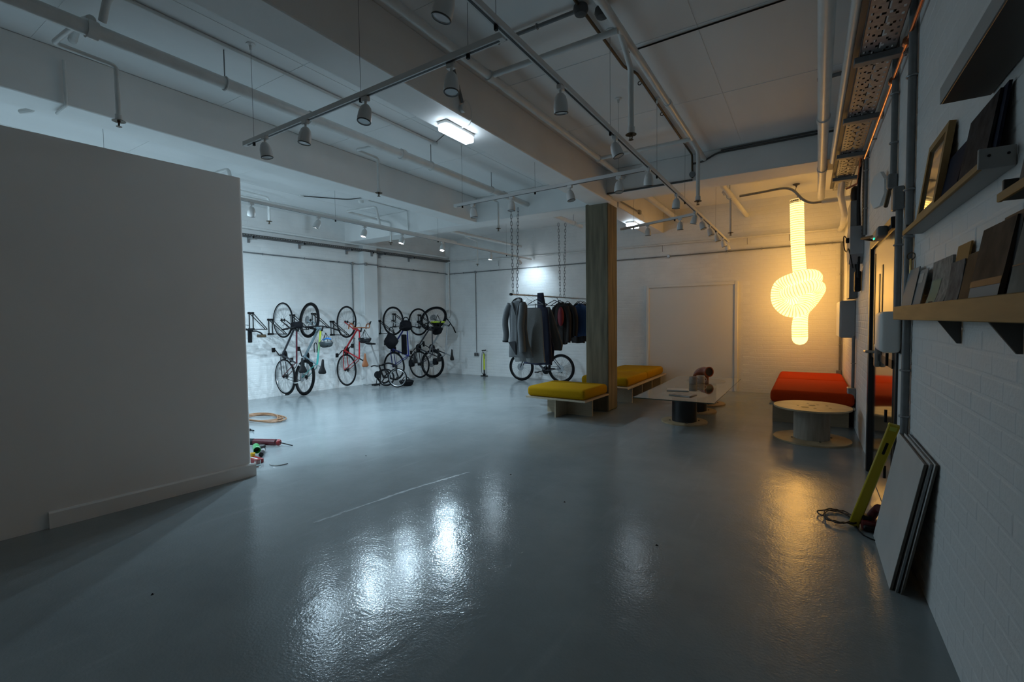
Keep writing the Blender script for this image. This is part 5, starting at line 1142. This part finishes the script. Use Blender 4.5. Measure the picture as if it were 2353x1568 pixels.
mat('wool_grey', (0.115, 0.118, 0.122), 0.9, noise=0.2, nscale=60, bump=0.3, bscale=200)
mat('wool_pale', (0.20, 0.20, 0.195), 0.9, noise=0.15, nscale=60, bump=0.3, bscale=200)
mat('cloth_black', (0.012, 0.012, 0.014), 0.85); mat('cloth_navy', (0.012, 0.016, 0.042), 0.8); mat('cloth_blue', (0.012, 0.05, 0.15), 0.7)
mat('cloth_red', (0.17, 0.008, 0.018), 0.6); mat('cloth_brown', (0.016, 0.011, 0.010), 0.9); mat('cloth_grey', (0.07, 0.07, 0.074), 0.85)
def hanger_thing(tt, label, w=0.20, m='steel', u0=0.0):
    h = thing('coat_hanger', label, 'hanger', tuple(RL(tt, u0, 1.80)), 'hangers on the clothes rail')
    hk = [RL(tt, 0.018, 1.903), RL(tt, 0.0135, 1.913), RL(tt, 0, 1.9155), RL(tt, -0.018, 1.900), RL(tt, -0.006+u0*0.2, 1.88), RL(tt, u0*0.6, 1.86), RL(tt, u0, 1.83)]
    MB().tube(catmull(hk, 4), 0.0028, 6).build('hook', 'steel', h)
    k = [RL(tt, u0-w, 1.73), RL(tt, u0-w*0.5, 1.785), RL(tt, u0, 1.83), RL(tt, u0+w*0.5, 1.785), RL(tt, u0+w, 1.73)]
    MB().tube(k, 0.003 if m == 'steel' else 0.007, 6).build('shoulder_bar', m, h)
    MB().tube([k[0], k[-1]], 0.003 if m == 'steel' else 0.006, 6).build('cross_bar', m, h)
def cloth_loft(mb, tt, secs, folds=5, amp=0.012, seed=0, n=36):
    """sections (z, centre u, half width, half depth, shift along rail); soft vertical folds deepen downwards"""
    rings = []; z0, z1 = secs[0][0], secs[-1][0]; fine = []
    for i in range(len(secs)-1):
        for j in range(4):
            f = j/4; fine.append(tuple(a+(b-a)*f for a, b in zip(secs[i], secs[i+1])))
    fine.append(secs[-1])
    for (z, cu, hw, hd, sh) in fine:
        g = abs(z-z0)/max(1e-6, abs(z1-z0)); rg = []
        for k in range(n):
            a = 2*PI*k/n; w = amp*g*math.sin(folds*a + seed + 2.2*g) + amp*0.5*g*math.sin((folds*2+1)*a+seed*3)
            rg.append(RL(tt + sh + (hd+w)*math.sin(a), cu + (hw+w*0.5)*math.cos(a), z + 0.01*g*math.sin(3*a+seed)))
        rings.append(rg)
    return mb.loft(rings)
def sleeve(mb, tt, P, rs, n=12): return mb.tube(catmull([RL(tt+p[2], p[0], p[1]) for p in P], 5), [rs[0] + (rs[1]-rs[0])*i/((len(P)-1)*5) for i in range((len(P)-1)*5+1)], n)
GC = 'clothes on the rail'
# 1 grey coat with black collar
tt = 0.14
t = thing('coat', 'grey wool coat with black collar at the front of the rail', 'coat', tuple(RL(tt, 0, 0.78)), GC)
cloth_loft(MB(), tt, [(1.80, 0.02, 0.05, 0.045, 0), (1.765, 0.03, 0.15, 0.06, 0), (1.70, 0.03, 0.19, 0.065, 0), (1.50, 0.03, 0.185, 0.07, 0), (1.30, 0.03, 0.175, 0.075, 0), (1.08, 0.04, 0.20, 0.085, 0), (0.92, 0.06, 0.24, 0.09, 0.0), (0.82, 0.08, 0.26, 0.09, 0)], 6, 0.014, 1).build('body', 'wool_grey', t)
sleeve(MB(), tt, [(-0.13, 1.74, -0.01), (-0.205, 1.60, -0.02), (-0.235, 1.42, -0.03), (-0.225, 1.22, -0.02), (-0.24, 1.10, -0.02)], (0.058, 0.05)).build('sleeve', 'wool_grey', t)
sleeve(MB(), tt, [(0.17, 1.74, -0.05), (0.18, 1.56, -0.10), (0.17, 1.34, -0.12), (0.19, 1.10, -0.12), (0.20, 0.92, -0.12)], (0.06, 0.056)).build('sleeve', 'wool_grey', t)
MB().tube([RL(tt-0.02, -0.24, 1.105), RL(tt-0.02, -0.242, 1.075)], 0.053, 12).build('cuff', 'cloth_black', t)
MB().tube(catmull([RL(tt-0.03, -0.075, 1.755), RL(tt+0.02, -0.06, 1.81), RL(tt+0.04, 0.02, 1.835), RL(tt+0.0, 0.10, 1.81), RL(tt-0.04, 0.125, 1.755)], 5), [0.02]*21, 8).build('collar', 'cloth_black', t)
for a, b in (((-0.05, 1.77), (0.05, 1.52)), ((0.11, 1.77), (0.055, 1.52))):
    MB().tube([RL(tt-0.068, a[0], a[1]), RL(tt-0.085, (a[0]+b[0])/2, (a[1]+b[1])/2), RL(tt-0.085, b[0], b[1])], [0.012, 0.016, 0.006], 6).build('lapel', 'wool_grey', t)
MB().tube([RL(tt-0.082, 0.055, 1.52), RL(tt-0.088, 0.06, 1.2), RL(tt-0.10, 0.06, 0.88)], 0.006, 6).build('opening', 'cloth_black', t)
MB().add([RL(tt-0.10, -0.12, 1.08), RL(tt-0.105, 0.03, 1.10), RL(tt-0.11, 0.05, 0.86), RL(tt-0.10, -0.02, 0.94), RL(tt-0.085, -0.12, 1.08), RL(tt-0.09, 0.03, 1.10), RL(tt-0.095, 0.05, 0.86), RL(tt-0.085, -0.02, 0.94)], FB).build('lining', 'cloth_black', t, smooth=False)
hanger_thing(tt, 'wire hanger inside the grey coat', 0.14, 'steel', 0.03)
# 2 pale grey skirt-like panel coat
tt = 0.36
t = thing('cape', 'pale grey wool cape hanging behind the grey coat', 'coat', tuple(RL(tt, 0.2, 0.72)), GC)
cloth_loft(MB(), tt, [(1.665, 0.16, 0.18, 0.03, 0), (1.60, 0.17, 0.20, 0.035, 0), (1.30, 0.13, 0.26, 0.05, 0), (1.0, 0.11, 0.30, 0.06, 0), (0.80, 0.10, 0.33, 0.06, 0), (0.72, 0.12, 0.32, 0.06, 0)], 7, 0.016, 2).build('body', 'wool_pale', t)
MB().rbox((-0.04, -0.003, -0.01), (0.04, 0.003, 0.01), 0.002, 1, Matrix.Translation(RL(tt-0.075, 0.19, 0.84))).build('fabric_label', 'cloth_black', t)
for u in (0.03, 0.25): MB().tube([RL(tt, u, 1.738), RL(tt-0.004, u, 1.70), RL(tt-0.002, u, 1.645)], 0.006, 6).build('hang_loop', 'cloth_black', t)
hanger_thing(tt, 'wire hanger above the pale grey cape', 0.19, 'steel', 0.08)
# 3 navy dress coat
tt = 0.62
t = thing('coat', 'long navy coat hanging behind the pale grey cape', 'coat', tuple(RL(tt, 0.1, 0.66)), GC)
cloth_loft(MB(), tt, [(1.68, 0.10, 0.22, 0.03, 0), (1.50, 0.12, 0.23, 0.05, 0), (1.1, 0.12, 0.27, 0.06, 0), (0.8, 0.11, 0.30, 0.06, 0), (0.66, 0.10, 0.30, 0.06, 0)], 7, 0.014, 3).build('body', 'cloth_navy', t)
hanger_thing(tt, 'black hanger holding the long navy coat', 0.22, 'cloth_black', 0.1)
# 4 navy trousers folded over the rail
tt = 0.82
t = thing('trousers', 'dark navy trousers draped high over the rail', 'trousers', tuple(RL(tt, 0.2, 0.8)), GC)
cloth_loft(MB(), tt, [(1.955, 0.045, 0.065, 0.03, 0), (1.86, 0.05, 0.075, 0.04, 0), (1.6, 0.08, 0.10, 0.045, 0), (1.2, 0.11, 0.15, 0.05, 0), (0.95, 0.14, 0.19, 0.05, 0), (0.72, 0.13, 0.18, 0.05, 0)], 4, 0.012, 5).build('legs', 'cloth_navy', t)
t = thing('coat', 'charcoal coat flaring behind the navy trousers', 'coat', tuple(RL(0.98, 0.22, 0.9)), GC)
cloth_loft(MB(), 0.98, [(1.70, 0.10, 0.04, 0.02, 0), (1.6, 0.11, 0.09, 0.03, 0), (1.3, 0.16, 0.14, 0.05, 0), (1.0, 0.21, 0.20, 0.06, 0), (0.90, 0.20, 0.19, 0.06, 0)], 5, 0.014, 6).build('body', 'cloth_grey', t)
# empty hangers
hanger_thing(0.48, 'empty wire hanger between the capes', 0.20, 'steel', 0.12)
hanger_thing(1.22, 'empty black hanger right of the navy trousers', 0.21, 'cloth_black', 0.10)
hanger_thing(1.36, 'empty black plastic hanger before the black jackets', 0.20, 'cloth_black', 0.12)
# 5.. black jackets, red helmet bag, blue jacket
def jacket(tt, u, ztop, zbot, hw, m, label, seed, sl=True, name='jacket'):
    t = thing(name, label, 'jacket', tuple(RL(tt, u, zbot)), GC)
    cloth_loft(MB(), tt, [(ztop, u, 0.045, 0.04, 0), (ztop-0.05, u, hw*0.72, 0.05, 0), (ztop-0.12, u, hw, 0.055, 0), ((ztop+zbot)/2, u, hw*0.95, 0.06, 0), (zbot+0.06, u, hw*1.02, 0.065, 0), (zbot, u, hw*0.98, 0.06, 0)], 6, 0.013, seed).build('body', m, t)
    if sl:
        for sg in (-1, 1): sleeve(MB(), tt, [(u+sg*hw*0.85, ztop-0.09, 0), (u+sg*(hw+0.04), ztop-0.25, -0.02), (u+sg*(hw+0.045), ztop-0.45, -0.02), (u+sg*(hw+0.03), zbot+0.03, -0.02)], (0.052, 0.042)).build('sleeve', m, t)
    MB().torus(RL(tt, u, ztop-0.005), 0.05, 0.016, (0, 0, 1), 18, 6).build('collar', m, t)
    hanger_thing(tt, 'hanger inside the ' + label, hw*0.8, 'cloth_black', u)
    return t
jacket(1.58, 0.02, 1.79, 0.98, 0.15, 'cloth_brown', 'dark brown jacket nearest the red bag', 7)
jacket(1.78, 0.06, 1.78, 1.10, 0.15, 'cloth_black', 'black jacket in the middle of the rear clothes', 8)
jacket(2.13, 0.10, 1.78, 0.98, 0.15, 'cloth_brown', 'very dark jacket beside the blue one', 9)
jacket(1.96, 0.25, 1.765, 1.12, 0.19, 'cloth_blue', 'blue jacket hanging next to the column', 11)
jacket(2.31, 0.14, 1.77, 1.05, 0.17, 'cloth_grey', 'grey jacket behind the blue one', 10)
jacket(2.48, 0.16, 1.77, 1.08, 0.18, 'cloth_navy', 'navy jacket at the column end of the rail', 12)
t = thing('hip_bag', 'crimson bag with black straps hanging before the dark jackets', 'bag', tuple(RL(1.46, 0.08, 1.36)), GC)
mb = MB(); mb.ball((0, 0, 0), 1.0, 18, 10, (0.065, 0.045, 0.19))
for v in mb.v: v += RL(1.46, 0.09, 1.52)
mb.build('body', 'cloth_red', t)
MB().tube(catmull([RL(1.45, 0.02, 1.76), RL(1.42, -0.06, 1.66), RL(1.42, -0.085, 1.50), RL(1.42, -0.06, 1.38), RL(1.44, 0.02, 1.34)], 6), 0.02, 8).build('strap', 'cloth_black', t)
MB().tube(catmull([RL(1.45, 0.09, 1.72), RL(1.45, 0.06, 1.80), RL(1.45, 0.0, 1.91)], 4), 0.006, 6).build('hang_loop', 'cloth_black', t)

# ================================================================ THINGS ON THE FLOOR BEHIND THE PARTITION
mat('coil_orange', (0.27, 0.14, 0.07), 0.5); mat('can_green', (0.02, 0.28, 0.06), 0.3); mat('can_red', (0.28, 0.022, 0.025), 0.35); mat('can_black', (0.02, 0.02, 0.022), 0.35); mat('tape_yellow', (0.7, 0.45, 0.02), 0.5)
pts = []
for i in range(150):
    a = i*0.235; w = 1 + 0.10*math.sin(i*0.31) + 0.05*math.sin(i*0.77)
    pts.append((-6.98 + 0.40*w*math.cos(a) + 0.03*math.sin(i*0.13), 3.96 + 0.19*w*math.sin(a) + 0.02*math.cos(i*0.17), 0.012 + 0.016*(0.5+0.5*math.sin(i*0.41)) + 0.00012*i))
single('cable_coil', MB().tube(catmull(pts, 2), 0.009, 6), 'coil_orange', 'loose coil of orange-brown cable on the floor by the partition', 'cable', (-6.98, 3.96, 0))
single('cable_plug', MB().rbox((-6.46, 3.42, 0.001), (-6.38, 3.46, 0.03), 0.008, 1).tube(catmull([(-6.40, 3.44, 0.015), (-6.33, 3.45, 0.012), (-6.27, 3.43, 0.02)], 4), 0.008, 6), 'black', 'black plug lying at the partition edge', 'plug', (-6.42, 3.44, 0))
t = thing('mastic_gun', 'maroon and black sealant gun lying on the floor', 'tool', (-5.40, 3.10, 0))
MB().cyl((-5.56, 3.02, 0.052), (-5.30, 3.155, 0.048), 0.038, 14).build('barrel', mat('gun_maroon', (0.09, 0.014, 0.02), 0.3), t)
MB().cyl((-5.62, 2.99, 0.053), (-5.54, 3.03, 0.052), 0.039, 14).build('rear_cap', 'black', t)
MB().lathe([(0.033, 0), (0.037, 0), (0.037, 0.02), (0.03, 0.03), (0, 0.032)], 14, (-5.28, 3.165, 0.048), (0.29, 0.15, -0.004)).build('front_cap', 'can_red', t)
MB().rbox((-5.43, 3.00, 0.001), (-5.36, 3.07, 0.035), 0.008, 1).build('trigger', 'dark_conduit', t)
MB().cyl((-5.27, 3.17, 0.05), (-5.12, 3.25, 0.012), 0.006, 6).build('nozzle', 'black', t)
t = thing('spray_can', 'green spray can lying open end forward by the partition', 'can', (-5.02, 2.75, 0))
MB().lathe([(0.0, 0), (0.035, 0), (0.037, 0.01), (0.037, 0.20), (0.034, 0.21), (0.030, 0.20), (0.028, 0.05), (0, 0.045)], 18, (-5.18, 2.85, 0.088), (0.90, -0.44, 0.02)).build('can', 'can_green', t)
MB().torus((-5.0, 2.765, 0.092), 0.035, 0.003, (0.90, -0.44, 0.02), 18, 5).build('rim', 'alu', t)
t = thing('spray_can', 'grey and black tube under the green can', 'can', (-5.05, 2.82, 0))
MB().lathe([(0.0, 0), (0.022, 0), (0.024, 0.01), (0.024, 0.22), (0, 0.225)], 16, (-5.20, 2.95, 0.026), (0.80, -0.6, 0)).build('tube', 'can_black', t)
MB().lathe([(0.0245, 0.04), (0.0248, 0.04), (0.0248, 0.12), (0.0245, 0.12)], 16, (-5.20, 2.95, 0.026), (0.80, -0.6, 0)).build('sleeve', 'paper_grey', t)
t = thing('tape_box', 'small red and white carton at the foot of the partition', 'carton', (-4.86, 2.68, 0))
MB().rbox((-4.98, 2.64, 0.001), (-4.80, 2.72, 0.045), 0.004, 1).build('carton', 'can_red', t)
MB().box((-4.97, 2.66, 0.0452), (-4.83, 2.68, 0.0458)).build('print', 'paper', t, smooth=False)
t = single('tape_roll', MB().lathe([(0.018, 0.0), (0.03, 0.0), (0.03, 0.03), (0.018, 0.03), (0.018, 0.0)], 18, (-4.985, 2.70, 0.047)), 'tape_yellow', 'little yellow tape roll beside the green can', 'tape', (-4.985, 2.70, 0.047))
single('clear_tumbler', MB().lathe([(0, 0.0), (0.026, 0.0), (0.029, 0.07), (0.026, 0.07), (0.024, 0.006), (0, 0.006)], 16, (-4.70, 2.60, 0.001)), 'glass', 'small clear plastic cup at the foot of the partition', 'cup', (-4.70, 2.60, 0))
single('metal_hook', MB().tube(catmull([(-4.66, 2.70, 0.006), (-4.60, 2.70, 0.005), (-4.54, 2.74, 0.006), (-4.50, 2.80, 0.012)], 5), 0.006, 6), 'steel', 'bent steel hook on the floor near the partition foot', 'hook', (-4.6, 2.72, 0))
# worn pale scuffs in the floor paint
mat('floor_scuff', (0.325, 0.352, 0.358), 0.26, noise=0.3, nscale=40, bump=0.1, bscale=70)
def scuff(P, w, seed):
    rnd = random.Random(seed); pts = catmull([(x, y, 0.0) for x, y in P], 14); vs = []; fs = []
    for i, p in enumerate(pts):
        d = (pts[min(i+1, len(pts)-1)] - pts[max(i-1, 0)]).normalized(); n = Vector((-d.y, d.x, 0)); k = w*rnd.uniform(0.25, 1.0)
        o_ = n*rnd.uniform(-w, w)*0.5; vs += [p + o_ + n*k + Vector((0, 0, 0.0007)), p + o_ - n*k + Vector((0, 0, 0.0007))]
    for i in range(len(pts)-1): fs.append((2*i, 2*i+1, 2*i+3, 2*i+2))
    MB().add(vs, fs).build('scuff_mark', 'floor_scuff', fl, smooth=False)
scuff([(-3.02, 2.06), (-2.96, 2.5), (-2.88, 2.98), (-2.80, 3.30), (-2.74, 3.55)], 0.020, 1)
# crumbs of dirt scattered on the floor, each where the photograph shows one
me = MB().add([(0.012, 0, 0), (0, 0.008, 0), (-0.012, 0.002, 0), (0, -0.008, 0), (0.002, 0, 0.008)], [(3, 2, 1, 0), (0, 1, 4), (1, 2, 4), (2, 3, 4), (3, 0, 4)]).mesh('debris', 'black', smooth=False)
for i, (x, y, lab) in enumerate(((-4.05, 3.42, 'dark crumb on the floor below the bikes'), (-2.35, 3.68, 'dark crumb in the middle of the floor'), (-1.62, 3.33, 'lone dark crumb right of the light reflections'), (-0.80, 2.98, 'dark crumb near the yellow reflection'), (-2.97, 1.05, 'dark crumb at the lower left of the floor'))):
    o = bpy.data.objects.new('debris', me); COL.objects.link(o); o.location = (x, y, 0.0005); o.rotation_euler = (0, 0, i*1.3); tag(o, lab, 'debris', 'crumbs on the floor')
